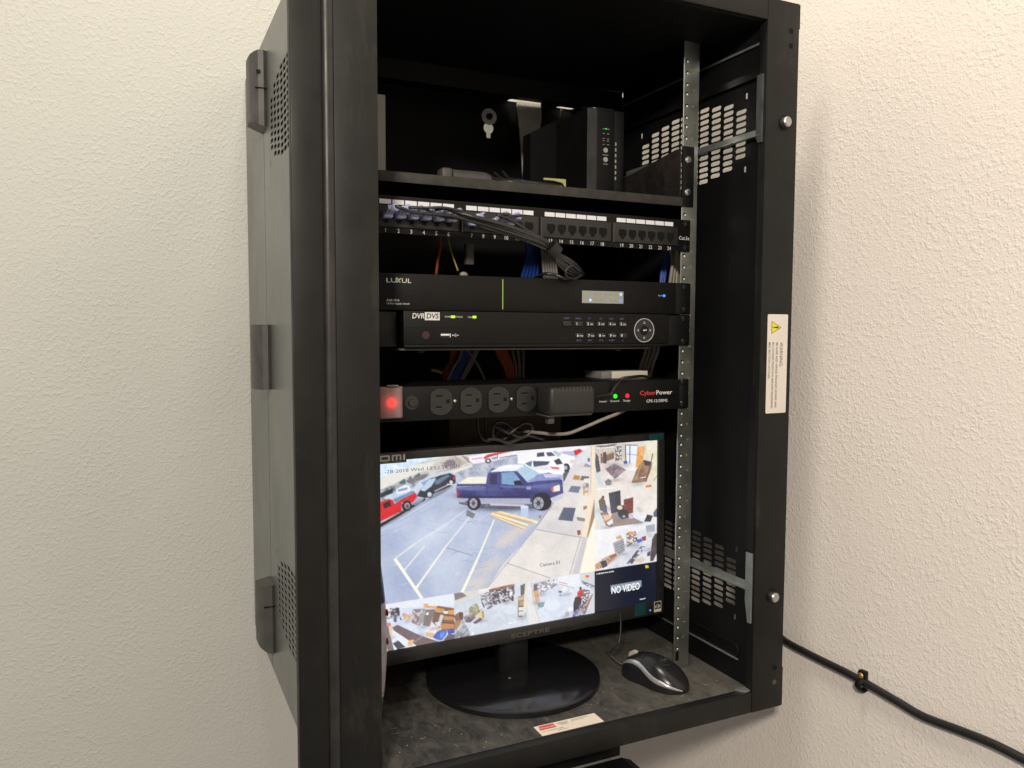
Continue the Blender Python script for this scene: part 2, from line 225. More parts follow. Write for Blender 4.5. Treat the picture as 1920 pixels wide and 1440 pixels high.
CABLE_G = mat('grey_cable_jacket', (0.21, 0.195, 0.18), 0.5, var=0.15, vscale=120)
CABLE_BG = mat('beige_cable_jacket', (0.25, 0.22, 0.185), 0.5, var=0.12, vscale=120)
CABLE_B = mat('blue_cable_jacket', (0.014, 0.055, 0.28), 0.45, var=0.1)
CABLE_O = mat('orange_cable_jacket', (0.45, 0.075, 0.02), 0.45, var=0.1)
CABLE_Y = mat('yellow_cable_jacket', (0.45, 0.30, 0.03), 0.45, var=0.1)
CLEAR = mat('frosted_blue_plug', (0.50, 0.53, 0.80), 0.28, trans=0.12, spec=0.6, var=0.15, vscale=400)
LENS = mat('frosted_grey_lens', (0.30, 0.31, 0.28), 0.5, var=0.04)
CARD = mat('brown_cardboard', (0.085, 0.060, 0.036), 0.8, var=0.12)
BOXP = mat('pale_grey_shell', (0.34, 0.33, 0.30), 0.55, var=0.05)
BOXW = mat('white_device_shell', (0.62, 0.58, 0.50), 0.55, var=0.03)
BOXW2 = mat('grey_device_end', (0.20, 0.20, 0.19), 0.5, var=0.1)
TEAL = mat('teal_film', (0.01, 0.055, 0.065), 0.25, var=0.1)
BRASS = mat('brass_screw', (0.72, 0.42, 0.10), 0.35, metal=0.8)
SILVER = mat('silver_trim', (0.55, 0.55, 0.56), 0.25, metal=0.6, var=0.05)
def glow(name, c, s): return mat(name, tuple(x * 0.3 for x in c), 0.4, emit=c, estr=s, var=0.05)
LED_GY = glow('led_yellow_green', (0.45, 0.95, 0.02), 1.3)
LED_G = glow('led_green', (0.03, 0.9, 0.02), 1.0)
LED_R = glow('led_red', (0.9, 0.01, 0.04), 1.0)
LED_B = glow('led_blue', (0.04, 0.16, 1.0), 2.2)
LED_BW = glow('led_pale_blue', (0.25, 0.4, 1.0), 1.8)

# frosted rocker with a neon lamp glowing inside it
m = bpy.data.materials.new('lit_rocker'); m.use_nodes = True
nt = m.node_tree; b = nt.nodes['Principled BSDF']
b.inputs['Base Color'].default_value = (0.24, 0.19, 0.185, 1); b.inputs['Roughness'].default_value = 0.35
tc = nt.nodes.new('ShaderNodeTexCoord').outputs['Object']
vm = nt.nodes.new('ShaderNodeVectorMath'); vm.operation = 'DISTANCE'
vm.inputs[1].default_value = (0.0, 0.0, 0.0); nt.links.new(tc, vm.inputs[0])
e = ramp(nt, vm.outputs['Value'], [(0.0, (1.0, 0.02, 0.015)), (0.0028, (0.9, 0.01, 0.008)), (0.0075, (0.16, 0.006, 0.004)), (0.014, (0.02, 0.0, 0.0))])
nt.links.new(e, b.inputs['Emission Color']); b.inputs['Emission Strength'].default_value = 1.5
ROCKER = m

grime(RIDGE, (0.12, 0.11, 0.10), 40, (1, 1, 0.2), 0.55, 0.75, 0.3)
grime(PLASTIC_G, (0.07, 0.067, 0.06), 45, (1, 1, 1), 0.6, 0.85, 0.16)
grime(GLOSS, (0.10, 0.095, 0.09), 160, (1, 1, 1), 0.62, 0.8, 0.08)
# ------------------------------------------------------------------ builders
class MB:
    def __init__(self): self.bm = bmesh.new()
    def box(self, x0, x1, y0, y1, z0, z1, bev=0, seg=2):
        t = bmesh.new()
        bmesh.ops.create_cube(t, size=1)
        for v in t.verts:
            v.co = Vector(((x0 + x1) / 2 + v.co.x * (x1 - x0), (y0 + y1) / 2 + v.co.y * (y1 - y0), (z0 + z1) / 2 + v.co.z * (z1 - z0)))
        if bev: bmesh.ops.bevel(t, geom=t.edges[:], offset=bev, segments=seg, profile=0.5, affect='EDGES')
        self.add(t); return self
    def add(self, t, M=None):
        me = bpy.data.meshes.new('tmp')
        if M is not None: t.transform(M)
        t.to_mesh(me); t.free(); self.bm.from_mesh(me); bpy.data.meshes.remove(me)
    def cyl(self, p0, p1, r0, r1=None, seg=24, cap=True):
        r1 = r0 if r1 is None else r1
        p0 = Vector(p0); p1 = Vector(p1); d = p1 - p0
        t = bmesh.new()
        bmesh.ops.create_cone(t, cap_ends=cap, segments=seg, radius1=r0, radius2=r1, depth=d.length)
        self.add(t, Matrix.Translation((p0 + p1) / 2) @ d.to_track_quat('Z', 'Y').to_matrix().to_4x4()); return self
    def ball(self, c, r, sy=1, sz=1, sx=1, seg=16):
        t = bmesh.new(); bmesh.ops.create_uvsphere(t, u_segments=seg, v_segments=seg // 2, radius=r)
        self.add(t, Matrix.Translation(c) @ Matrix.Diagonal((sx, sy, sz, 1))); return self
    def prism(self, poly, axis, a, b):
        """poly: list of 2D points in the plane normal to axis; from a to b along it."""
        def P(u, v, w): return {0: (w, u, v), 1: (u, w, v), 2: (u, v, w)}[axis]
        A = [self.bm.verts.new(P(u, v, a)) for u, v in poly]
        B = [self.bm.verts.new(P(u, v, b)) for u, v in poly]
        self.bm.faces.new(A[::-1]); self.bm.faces.new(B)
        n = len(poly)
        for i in range(n): self.bm.faces.new((A[i], A[(i + 1) % n], B[(i + 1) % n], B[i]))
        return self
    def tube(self, pts, r, seg=10, sub=8, cap=True):
        P = [Vector(p) for p in pts]
        if len(P) > 2:
            Q = [2 * P[0] - P[1]] + P + [2 * P[-1] - P[-2]]
            C = []
            for i in range(1, len(Q) - 2):
                a, b, c, d = Q[i - 1:i + 3]
                for k in range(sub):
                    t = k / sub
                    C.append(0.5 * ((2 * b) + (c - a) * t + (2 * a - 5 * b + 4 * c - d) * t * t + (3 * b - a - 3 * c + d) * t ** 3))
            C.append(P[-1]); P = C
        up = Vector((0.13, 0.31, 0.94)); rings = []
        n = None
        for i, p in enumerate(P):
            t = (P[min(i + 1, len(P) - 1)] - P[max(i - 1, 0)])
            if t.length < 1e-6: t = Vector((0, 0, 1))
            t.normalize()
            n = (up - t * up.dot(t)) if n is None else (n - t * n.dot(t))
            if n.length < 1e-4: n = Vector((1, 0, 0)) - t * t.x
            n.normalize(); bb = t.cross(n)
            rings.append([self.bm.verts.new(p + (n * math.cos(2 * math.pi * k / seg) + bb * math.sin(2 * math.pi * k / seg)) * r) for k in range(seg)])
        for A, B in zip(rings, rings[1:]):
            for k in range(seg): self.bm.faces.new((A[k], A[(k + 1) % seg], B[(k + 1) % seg], B[k]))
        if cap: self.bm.faces.new(rings[0][::-1]); self.bm.faces.new(rings[-1])
        return self
    def xform(self, M): self.bm.transform(M); return self

def put(bm, name, material, parent=None, smooth=True, origin=None, angle=35):
    """link the mesh (world millimetres) as ONE object under parent, or at the top level"""
    if isinstance(bm, MB): bm = bm.bm
    bmesh.ops.recalc_face_normals(bm, faces=bm.faces[:])
    if parent is not None:
        root = parent
        o0 = Vector(root['o'])
    else:
        if origin is None:
            xs = [v.co for v in bm.verts]
            origin = (sum(v.x for v in xs) / len(xs), sum(v.y for v in xs) / len(xs), min(v.z for v in xs))
        o0 = Vector(origin)
    for v in bm.verts: v.co = (v.co - o0) * S
    me = bpy.data.meshes.new(name); bm.to_mesh(me); bm.free()
    me.materials.append(material)
    if smooth:
        me.shade_smooth(); me.set_sharp_from_angle(angle=math.radians(angle))
    o = bpy.data.objects.new(name, me); COL.objects.link(o)
    if parent is not None: o.parent = parent
    else: o.location = o0 * S
    o['o'] = tuple(o0)
    return o

def tag(o, label, cat, group=None, kind=None):
    if label: o['label'] = label
    if cat: o['category'] = cat
    if group: o['group'] = group
    if kind: o['kind'] = kind
    return o

def thing(name, base, label, cat, group=None):
    o = bpy.data.objects.new(name, None); COL.objects.link(o)
    o.empty_display_size = 0.02
    o.location = Vector(base) * S; o['o'] = tuple(base)
    return tag(o, label, cat, group)

def plate(outline, holes, thick, fn):
    """flat plate with real holes: 2D curve filled, mapped by fn(u, v, w) to world mm"""
    cu_ = bpy.data.curves.new('tmp', 'CURVE'); cu_.dimensions = '2D'; cu_.fill_mode = 'BOTH'; cu_.extrude = thick / 2
    for poly in [outline] + holes:
        sp = cu_.splines.new('POLY'); sp.points.add(len(poly) - 1)
        for i, (u, v) in enumerate(poly): sp.points[i].co = (u, v, 0, 1)
        sp.use_cyclic_u = True
    ob = bpy.data.objects.new('tmp', cu_)
    me = ob.to_mesh()
    bm = bmesh.new(); bm.from_mesh(me); ob.to_mesh_clear()
    bpy.data.objects.remove(ob); bpy.data.curves.remove(cu_)
    bmesh.ops.remove_doubles(bm, verts=bm.verts[:], dist=1e-4)
    for v in bm.verts: v.co = Vector(fn(v.co.x, v.co.y, v.co.z))
    return bm

def rect(u0, u1, v0, v1): return [(u0, v0), (u1, v0), (u1, v1), (u0, v1)]
def slot(cu_, cv, w, h, n=4):
    r = h / 2; pts = []
    for s in (1, -1):
        for k in range(n + 1):
            a = -math.pi / 2 + math.pi * k / n
            pts.append((cu_ + s * (w / 2 - r + r * math.cos(a)), cv + s * r * math.sin(a)))
    return pts
def rrect(u0, u1, v0, v1, r, n=4):
    pts = []
    for (cx, cy, a0) in ((u1 - r, v0 + r, -90), (u1 - r, v1 - r, 0), (u0 + r, v1 - r, 90), (u0 + r, v0 + r, 180)):
        for k in range(n + 1):
            a = math.radians(a0 + 90 * k / n); pts.append((cx + r * math.cos(a), cy + r * math.sin(a)))
    return pts
def disc(cu_, cv, r, n=16): return [(cu_ + r * math.cos(2 * math.pi * k / n), cv + r * math.sin(2 * math.pi * k / n)) for k in range(n)]

FRONT = Matrix(((1, 0, 0, 0), (0, 0, -1, 0), (0, 1, 0, 0), (0, 0, 0, 1)))      # local x,y -> world X,Z facing -Y
DOWN = Matrix(((0, 1, 0, 0), (0, 0, -1, 0), (-1, 0, 0, 0), (0, 0, 0, 1)))      # reads downwards, letters' tops to +X
def word(txt, x, y, z, h, align='CENTER', M=FRONT, bold=0.0, shear=0.0, width=None, space=1.0, narrow=1.0):
    """letters as a thin mesh; h is the cap height in mm, (x, y, z) the baseline point"""
    cu_ = bpy.data.curves.new('tmp', 'FONT'); cu_.body = txt; cu_.size = h / 0.72
    cu_.extrude = 0.04; cu_.offset = bold; cu_.shear = shear; cu_.align_x = align; cu_.space_character = space
    cu_.resolution_u = 3
    ob = bpy.data.objects.new('tmp', cu_); COL.objects.link(ob)
    dg = bpy.context.evaluated_depsgraph_get(); dg.update()
    me = bpy.data.meshes.new_from_object(ob.evaluated_get(dg))
    bpy.data.objects.remove(ob); bpy.data.curves.remove(cu_)
    bm = bmesh.new(); bm.from_mesh(me); bpy.data.meshes.remove(me)
    xs = [v.co.x for v in bm.verts]
    k = narrow
    if width and xs: k = width / max(1e-6, (max(xs) - min(xs)))
    bm.transform(Matrix.Translation((x, y, z)) @ M @ Matrix.Diagonal((k, 1, 1, 1)))
    return bm
def words(items):
    mb = MB()
    for it in items: mb.add(it)
    return mb.bm

# ------------------------------------------------------------------ room
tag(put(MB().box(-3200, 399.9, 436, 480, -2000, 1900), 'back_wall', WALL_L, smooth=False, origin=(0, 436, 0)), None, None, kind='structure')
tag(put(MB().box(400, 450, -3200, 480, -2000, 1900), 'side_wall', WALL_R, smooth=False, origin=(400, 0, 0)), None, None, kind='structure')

# ------------------------------------------------------------------ cabinet
cab = thing('equipment_cabinet', (0, 436, -653), 'open black steel wall cabinet full of network gear, fixed in the corner of the walls', 'cabinet')
YF = -103.5

def vent_holes(zc):
    cols = [(-49, 8), (-23, 11), (3, 12), (29, 13), (52, 13), (75, 13), (98, 13), (124, 12), (150, 11), (176.5, 8)]
    hs = []
    for y, n in cols:
        for k in range(n): hs.append(slot(y, zc + (k - (n - 1) / 2) * 8.45, 21.5, 6.1))
    for y in (-59, 187.5):
        for s in (-1, 1): hs.append(rect(y - 2.5, y + 2.5, zc + s * 48.5 - 4, zc + s * 48.5 + 4))
    hs += []
    return hs
HOLES = vent_holes(133) + vent_holes(-486)
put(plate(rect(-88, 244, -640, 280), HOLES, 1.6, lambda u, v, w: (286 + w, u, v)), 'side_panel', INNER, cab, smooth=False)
pl = put(plate(rect(-88, 244, -620, 258), HOLES, 1.6, lambda u, v, w: (-298.2 + w, u, v)), 'side_panel', SIDE, cab, smooth=False)
# bevelled folds along the top and the bottom of the outer side, and the inner lining
for zz in (0, 1):
  mb = MB()
  if zz == 0: mb.prism([(-299, 258), (-299, 259.5), (-287, 274), (-280, 274), (-280, 272), (-286, 272), (-297.4, 258)], 1, -88, 434)
  else: mb.prism([(-299, -620), (-297.4, -620), (-286, -634), (-280, -634), (-280, -636), (-287, -636), (-299, -621.5)], 1, -88, 434)
  put(mb, 'side_fold', SIDE, cab, smooth=False)
put(MB().box(-320.5, -299.5, -96, -90, -645, 286), 'gasket', DARKHOLE, cab, smooth=False)
# top panel with the two cable openings at its back, floor and back pan
TOPH = [rrect(129, 192, 358, 376, 5), slot(243, 369, 36, 13)]
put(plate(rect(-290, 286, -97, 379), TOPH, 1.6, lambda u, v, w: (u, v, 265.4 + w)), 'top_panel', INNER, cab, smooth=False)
put(MB().box(-290, 285, -90, 379, -626, -624), 'floor_panel', FLOOR, cab, smooth=False)
put(plate(rect(-290, 286, -623.5, 264.4), [[(97 + 9.5 * math.cos(t_), 216 + 9.5 * math.sin(t_)) for t_ in np.linspace(-1.1, 4.2, 20)] + [(93.3, 199), (100.7, 199)]], 1.6,
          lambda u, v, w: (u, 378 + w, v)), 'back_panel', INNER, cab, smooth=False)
put(MB().box(-299, -297.4, 247.5, 434, -620, 258), 'rear_side', SIDE, cab, smooth=False)
put(MB().box(286, 287.6, 246, 434, -620, 258), 'rear_side', INNER, cab, smooth=False)
put(MB().box(-298, -297.6, 243, 249, -620, 258), 'seam_strip', DARKHOLE, cab, smooth=False)
# top header inside
put(MB().box(-285, 284, 244, 247, 235, 264), 'rear_header', INNER, cab, smooth=False)

# front frame: right stile, head, sill, left stile with its ridge
mb = MB()
mb.box(279.5, 333, YF, YF + 14, -652.9, 294, 1.2)
put(mb, 'stile', PAINT, cab)
ZB = -624.0
mb = MB(); mb.box(-322, 279.4, YF + 0.3, YF + 13, -652.6, ZB, 1.2)
put(mb, 'bottom_rail', PAINT, cab)
mb = MB(); mb.box(-322, 279.4, YF + 0.3, YF + 13, 266, 293.7, 1.2)
put(mb, 'top_rail', PAINT, cab)
mb = MB(); mb.box(-323.5, -292.5, YF - 1, YF + 13, -653, 294, 1.2)
mb.box(-281, -236, YF - 1.5, YF + 13, -653, 294, 1.0)
st = put(mb, 'stile', PAINT, cab)
mb = MB()
arc = [(-292.6, YF + 2)] + [(-286.8 - 5.9 * math.cos(math.pi * k / 10), YF - 0.5 - 4.2 * math.sin(math.pi * k / 10)) for k in range(11)] + [(-280.9, YF + 2)]
mb.prism(arc, 2, -653, 294)
put(mb, 'stile_ridge', RIDGE, cab)
# frame returns (inner lips)
mb = MB()
mb.box(279.6, 281.4, YF + 13.2, -88.2, -620, 262)
mb.box(-320, 279, YF + 13.2, -90.2, -630, -624.2)
put(mb, 'inner_lip', INNER, cab, smooth=False)
# latch studs and hinge holes on the right stile
for z in (139, -494.6):
    mb = MB(); mb.cyl((310.3, YF - 0.0, z), (310.3, YF - 1.6, z), 9.5, 9.0, 28)
    w = put(mb, 'washer', PLASTIC_G, cab)
    mb = MB(); mb.cyl((310.3, YF - 1.5, z), (310.3, YF - 7, z), 6.6, 6.6, 24); mb.cyl((310.3, YF - 6.9, z), (310.3, YF - 8.4, z), 6.6, 5.2, 24)
    put(mb, 'latch_stud', STEEL, cab)
for z, mt in ((257.5, DARKHOLE), (238.6, DARKHOLE), (-596.3, DARKHOLE), (-616.7, COVER)):
    put(MB().cyl((319, YF + 0.5, z), (319, YF - 0.15, z), 3.6, 3.6, 20), 'hinge_hole', mt, cab)
put(MB().box(333.0, 334.2, YF + 0.5, YF + 12, 262, 293), 'corner_tab', PAINT, cab)
put(MB().box(333.0, 334.2, YF + 0.5, YF + 12, -652, -598), 'corner_tab', PAINT, cab)

# hinge covers on the left
def cover(z0, z1, cut, seam):
    mb = MB()
    prof = [(-299.2, 214), (-303, 211), (-310, 212), (-315, 216), (-318.5, 224), (-319.5, 236), (-319.5, 258), (-299.2, 258)]
    mb.prism(prof, 2, z0, z1)
    for v in mb.bm.verts:                                   # sloping worn ends
        k = (-299.2 - v.co.x) / 22
        if cut:
            if abs(v.co.z - z0) < 0.1: v.co.z += cut * max(0, k - 0.35) * 14
            if abs(v.co.z - z1) < 0.1: v.co.z -= max(0, k - 0.45) * 9
    c = put(mb, 'hinge_cover', COVER, cab, angle=25)
    if seam:
        put(MB().box(-314, -299.1, 210.2, 213.2, seam - 0.7, seam + 0.7), 'cover_seam', DARKHOLE, c, smooth=False)
    return c
c1 = cover(138, 238, 1, 188)
put(MB().cyl((-309, 216, 209), (-309.6, 210.8, 209), 3.0, 3.0, 12), 'screw_hole', DARKHOLE, c1)
cover(-216.5, -127.5, 0, 0)
c3 = cover(-588, -490, 1, -520)

# rack rails
def rail(sgn):
    x0, x1 = (228, 254) if sgn > 0 else (-254, -228)
    zs = [u * 44.45 + d for u in range(-14, 6) for d in (-15.875, 0, 15.875) if -600 < u * 44.45 + d < 250]
    r = put(MB().box(x0, x1, 2.0, 4.2, -623.5, 266, 0.25, 1), 'rack_rail', ZINC, cab, smooth=False)
    mb = MB()
    if sgn > 0: mb.box(252.2, 254, 4.3, 34, -623.5, 266)
    else: mb.box(-254, -252.2, 4.3, 34, -623.5, 266)
    put(mb, 'rail_web', ZINC, r, smooth=False)
    mb = MB(); m2 = MB(); xc = 233.4 * sgn
    for z in zs:
        mb.cyl((xc, 2.1, z), (xc, 1.9, z), 2.6, 2.6, 12)
        m2.cyl((xc + 0.5, 1.86, z - 0.7), (xc + 0.5, 1.75, z - 0.7), 1.5, 1.3, 10)  # pale disc painted in for the shine on the screw thread
    mb.prism(rrect(xc - 3, xc + 3, -612, -598, 1), 1, 1.9, 2.1)
    put(mb, 'hole', DARKHOLE, r, smooth=False)
    put(m2, 'thread_glint', mat('painted_thread_shine' + str(sgn), (0.85, 0.85, 0.8), 0.5, metal=0.2), r, smooth=False)
    items = []
    if sgn > 0:
        tick = MB()
        for i, u in enumerate(range(-14, 6)):
            zt = u * 44.45 + 22.2
            if -600 < zt < 240: tick.box(243, 247.5, 1.85, 1.95, zt - 0.5, zt + 0.5)
            if -600 < zt - 22.2 < 240: items.append(word(str(i + 1), 243.5, 1.9, u * 44.45 - 2, 4.2, bold=-0.02))
        for it in items: tick.add(it)
        put(tick, 'unit_numbers', INK_Y, r, smooth=False)
rail(1); rail(-1)

# galvanised side brackets and latch plates on the right inner side
def bracket(z, y0, y1, h=10):
    mb = MB(); mb.box(281.5, 283.2, y0, y1, z - h / 2, z + h / 2); mb.box(276, 281.6, y0, y1, z - h / 2, z - h / 2 + 1.4)
    put(mb, 'side_bracket', ZINC_D, cab, smooth=False)
bracket(126, -95, 226, 10)
bracket(-480, -95, 226, 10)
mb = MB(); mb.box(279, 284, -87, 226, 198, 207)
put(mb, 'side_channel', PLASTIC_G, cab, smooth=False)
mb = MB(); mb.box(281.8, 283, -88, 244, 240, 243.0)
put(mb, 'top_channel', ZINC_D, cab, smooth=False)
put(MB().prism([(-99, 112), (-99, 199), (-88.5, 199), (-88.5, 120), (-92, 112)], 0, 276.5, 279.0), 'latch_plate', mat('dark_zinc', (0.09, 0.10, 0.10), 0.45, metal=0.4, var=0.3, vscale=50), cab, smooth=False)
put(MB().prism([(-100, -529), (-100, -433), (-88.5, -433), (-88.5, -500), (-94, -529)], 0, 276.5, 279.0), 'latch_plate', ZINC_D, cab, smooth=False)
put(MB().prism([(-101, -208), (-88, -208), (-88, -425), (-92, -431), (-101, -431)], 0, 276.6, 278.8), 'latch_strip', PLASTIC_G, cab, smooth=False)
# long pressed ridge with a wire edge near the floor
mb = MB()
mb.bm.free(); mb.bm = plate(slot(60, -580, 262, 20, 6), [slot(60, -580, 254, 13, 6)], 2.4, lambda u, v, w: (284 + w, u, v))
put(mb, 'pressed_ridge', PLASTIC_G, cab, smooth=False)
put(MB().box(280, 282.6, -72, 226, -591, -589.6), 'ridge_wire', ZINC_D, cab, smooth=False)
put(MB().prism([(262, -89.5), (279, -89.5), (279, -100), (272, -100)], 2, -624, -621.5), 'corner_clip', ZINC_D, cab, smooth=False)

# lint and wipe marks on the floor
random.seed(11)
mb = MB()
for k in range(70):
    x, y = random.uniform(-235, 265), random.uniform(-85, 60)
    if (x - 5) ** 2 + (y - 76) ** 2 < 130 ** 2 or (-40 < x < 60 and y < -58): continue
    if random.random() < 0.72: mb.ball((x, y, -623.9), random.uniform(0.35, 0.9), seg=6)
    else:
        a_ = random.uniform(0, 6.28); l_ = random.uniform(2, 7)
        mb.tube([(x, y, -623.8), (x + l_ * math.cos(a_), y + l_ * math.sin(a_), -623.4), (x + l_ * 1.6 * math.cos(a_ + .5), y + l_ * 1.6 * math.sin(a_ + .5), -623.8)], 0.18, 4, 3)
tag(put(mb, 'lint', mat('pale_lint', (0.32, 0.30, 0.27), 0.9), cab), None, None, kind='stuff')
# maker's sticker on the cabinet floor
mb = MB(); mb.box(-33, 54, -88.5, -64.5, -623.9, -623.6)
fl = put(mb, 'floor_sticker', CREAM, cab, smooth=False); fl['label'] = 'cream maker sticker with a red logo at its left'
FLAT = Matrix(((1, 0, 0, 0), (0, 1, 0, 0), (0, 0, 1, 0), (0, 0, 0, 1)))
put(MB().prism([(-30, -76), (-27, -66.5), (-7, -66.5), (-7, -76)], 2, -623.55, -623.45), 'red_logo', INK_R, fl, smooth=False)
put(words([word('Wiremold', -18.5, -73.6, -623.4, 4.2, M=FLAT, shear=0.2, width=20)]), 'lettering', CREAM, fl, smooth=False)
ws = [word('THE WIREMOLD COMPANY', 5, -69.2, -623.5, 1.3, M=FLAT, width=16), word('WEST HARTFORD, CT', 5, -71.6, -623.5, 1.3, M=FLAT, width=14),
      word('MADE IN USA', 5, -74, -623.5, 1.3, M=FLAT, width=10), word('CAT. NO.  ENCLOSURE CABINET', -14, -81.0, -623.5, 1.5, M=FLAT, width=30),
      word('FOR INDOOR USE ONLY', -2, -84.8, -623.5, 1.4, M=FLAT, width=15),
      word('CONFORMS TO EIA STANDARD', 30, -68.4, -623.5, 1.2, M=FLAT, width=24), word('RACK MOUNT SPACING', 26, -71, -623.5, 1.2, M=FLAT, width=18)]
put(words(ws), 'lettering', INK, fl, smooth=False)

# warning sticker on the right stile
ys = YF - 0.25
wl = put(plate(rrect(290.8, 326.0, -243.5, -111.5, 2), [], 0.25, lambda u, v, w: (u, ys + w, v)), 'warning_sticker', STICK, cab, smooth=False)
wl['label'] = 'white warning sticker reading downwards beside a yellow triangle'
yt = ys - 0.2
tri = [(298, -121.0), (298, -136.8), (313.6, -128.9)]
def shrink(t, k):
    c = (sum(p[0] for p in t) / 3, sum(p[1] for p in t) / 3)
    return [(c[0] + (p[0] - c[0]) * k, c[1] + (p[1] - c[1]) * k) for p in t]
put(MB().prism(shrink(tri, 1.08), 1, yt, yt + 0.05), 'triangle_edge', INK, wl, smooth=False)
put(MB().prism(shrink(tri, 0.92), 1, yt - 0.1, yt - 0.05), 'triangle', YELLOW, wl, smooth=False)
mb = MB(); mb.prism([(301.6, -128.3), (301.6, -129.5), (309.4, -130.2), (309.4, -127.6)][::1], 1, yt - 0.2, yt - 0.14); mb.prism(disc(300, -128.9, 0.8, 10), 1, yt - 0.2, yt - 0.14)
ws = [word('WARNING:', 312.9, yt, -148.5, 5.4, 'LEFT', DOWN, width=33),
      word('BE SURE RED HINGE RELEASE LEVERS ARE', 306.2, yt, -148.5, 3.3, 'LEFT', DOWN, width=87, bold=0.01),
      word('IN LOCKED POSITION BEFORE RELEASING', 299.6, yt, -148.5, 3.3, 'LEFT', DOWN, width=88, bold=0.01),
      word('MID SECTION LATCHES', 293.4, yt, -148.5, 3.3, 'LEFT', DOWN, width=48, bold=0.01)]
for w_ in ws: mb.add(w_)
put(mb, 'lettering', INK, wl, smooth=False)

# bolt and keyhole
bt = thing('mounting_bolt', (97, 378, 235), 'round bolt with a bright washer in the keyhole of the back panel', 'bolt')
mb = MB(); mb.bm.free(); mb.bm = plate(disc(97, 235, 14, 28), [disc(97, 235, 6.0, 20)], 1.6, lambda u, v, w: (u, 375.6 + w, v))
put(mb, 'washer', mat('pale_washer', (0.8, 0.8, 0.74), 0.4, metal=0.1, var=0.2, vscale=300), bt)
mb = MB(); mb.cyl((97, 375.5, 235), (97, 370, 235), 5.6, 5.0, 6)
put(mb, 'bolt_head', SCREW, bt)

def screw(x, z, y, parent, material=SCREW, r=4.6):
    mb = MB()
    n = 6
    prof = [(r, 0), (r * 0.97, 1.0), (r * 0.8, 2.0), (r * 0.5, 2.7), (0.01, 2.95)]
    for (ra, h), (rb, h2) in zip(prof, prof[1:]): mb.cyl((x, y - h, z), (x, y - h2, z), ra, rb, 18, cap=False)
    s = put(mb, 'screw', material, parent, angle=60)
    a = random.random() * 3
    mb = MB()
    for k in (0, 1):
        c, d = math.cos(a + k * 1.57), math.sin(a + k * 1.57)
        p = [(x + c * 2.2 - d * 0.35, z + d * 2.2 + c * 0.35), (x - c * 2.2 - d * 0.35, z - d * 2.2 + c * 0.35), (x - c * 2.2 + d * 0.35, z - d * 2.2 - c * 0.35), (x + c * 2.2 + d * 0.35, z + d * 2.2 - c * 0.35)]
        mb.prism(p, 1, y - 3.02 - 0.03 * k, y - 2.4)
    put(mb, 'screw_slot', DARKHOLE, s, smooth=False)
random.seed(5)

# ------------------------------------------------------------------ shelf
sh = thing('rack_shelf', (0, 0, 38), 'black steel rack shelf above the row of numbered sockets', 'shelf')
put(MB().box(-222, 223, 0, 232, 49.4, 51.4), 'shelf_plate', INNER, sh, smooth=False)
put(MB().box(-224, 226, -2, 0.2, 39, 51.2, 0.6), 'front_lip', mat('dusty_shelf_edge', (0.035, 0.033, 0.029), 0.6, spec=0.3, var=0.3, vscale=60), sh)
DUSTY = dusty('dusty_reddish_plate', (0.010, 0.009, 0.009), (0.045, 0.034, 0.030), 0.42, 0.72, 22, 0.6)
mb = MB()
mb.prism([(0.3, 51.6), (0.3, 118), (12, 118), (150, 100), (175, 78), (175, 51.6)], 0, 222.6, 224.2)
put(mb, 'side_gusset', DUSTY, sh, smooth=False); mb = MB()
mb.prism([(0.3, 51.6), (0.3, 118), (12, 118), (150, 100), (175, 78), (175, 51.6)], 0, -224.2, -222.6)
put(mb, 'side_gusset', DUSTY, sh, smooth=False)
for s in (-1, 1):
    x0, x1 = (226.5, 246) if s > 0 else (-246, -226.5)
    e_ = put(MB().box(x0, x1, -0.5, 1.6, 39, 122, 0.4), 'ear', PLASTIC, sh)
    for z in (103.4, 59): screw(235.2 * s, z, -0.5, sh, STEEL, 5.2)

# ------------------------------------------------------------------ patch panel
pp = thing('patch_bay', (0, 0, -22), 'black panel with twenty four numbered sockets under white tabs', 'patch panel')
put(MB().box(-241.3, 241.3, -0.5, 1.6, -22, 22, 0.5), 'face_plate', PLASTIC_G, pp)
gx = [(-204.5, 0.2), (-97.3, 0.05), (11.0, 0), (119.2, 0)]          # left end of each white strip
cells = []
for g, x0 in enumerate((-206.0, -97.3, 11.0, 119.3)):
    for k in range(6): cells.append((g, k, x0 + 7.2 + k * (15.55 if g else 15.7)))
LZ = {0: 14.6, 1: 14.6, 2: 14.6, 3: 14.6}
pp.rotation_euler.y = 0.006
for g in range(4):
    zt = 0.0
    x0 = (-206.0, -97.3, 11.0, 119.3)[g]
    mods = put(MB().box(x0 - 5.5, x0 + 99, -3.2, -0.6, -14.8, 10.2, 0.8), 'socket_block', OUTM, pp)
    put(MB().box(x0 - 6.9, x0 - 5.6, -5.0, -0.6, -15.6, 10.2, 0.4), 'block_edge', COVER, pp)
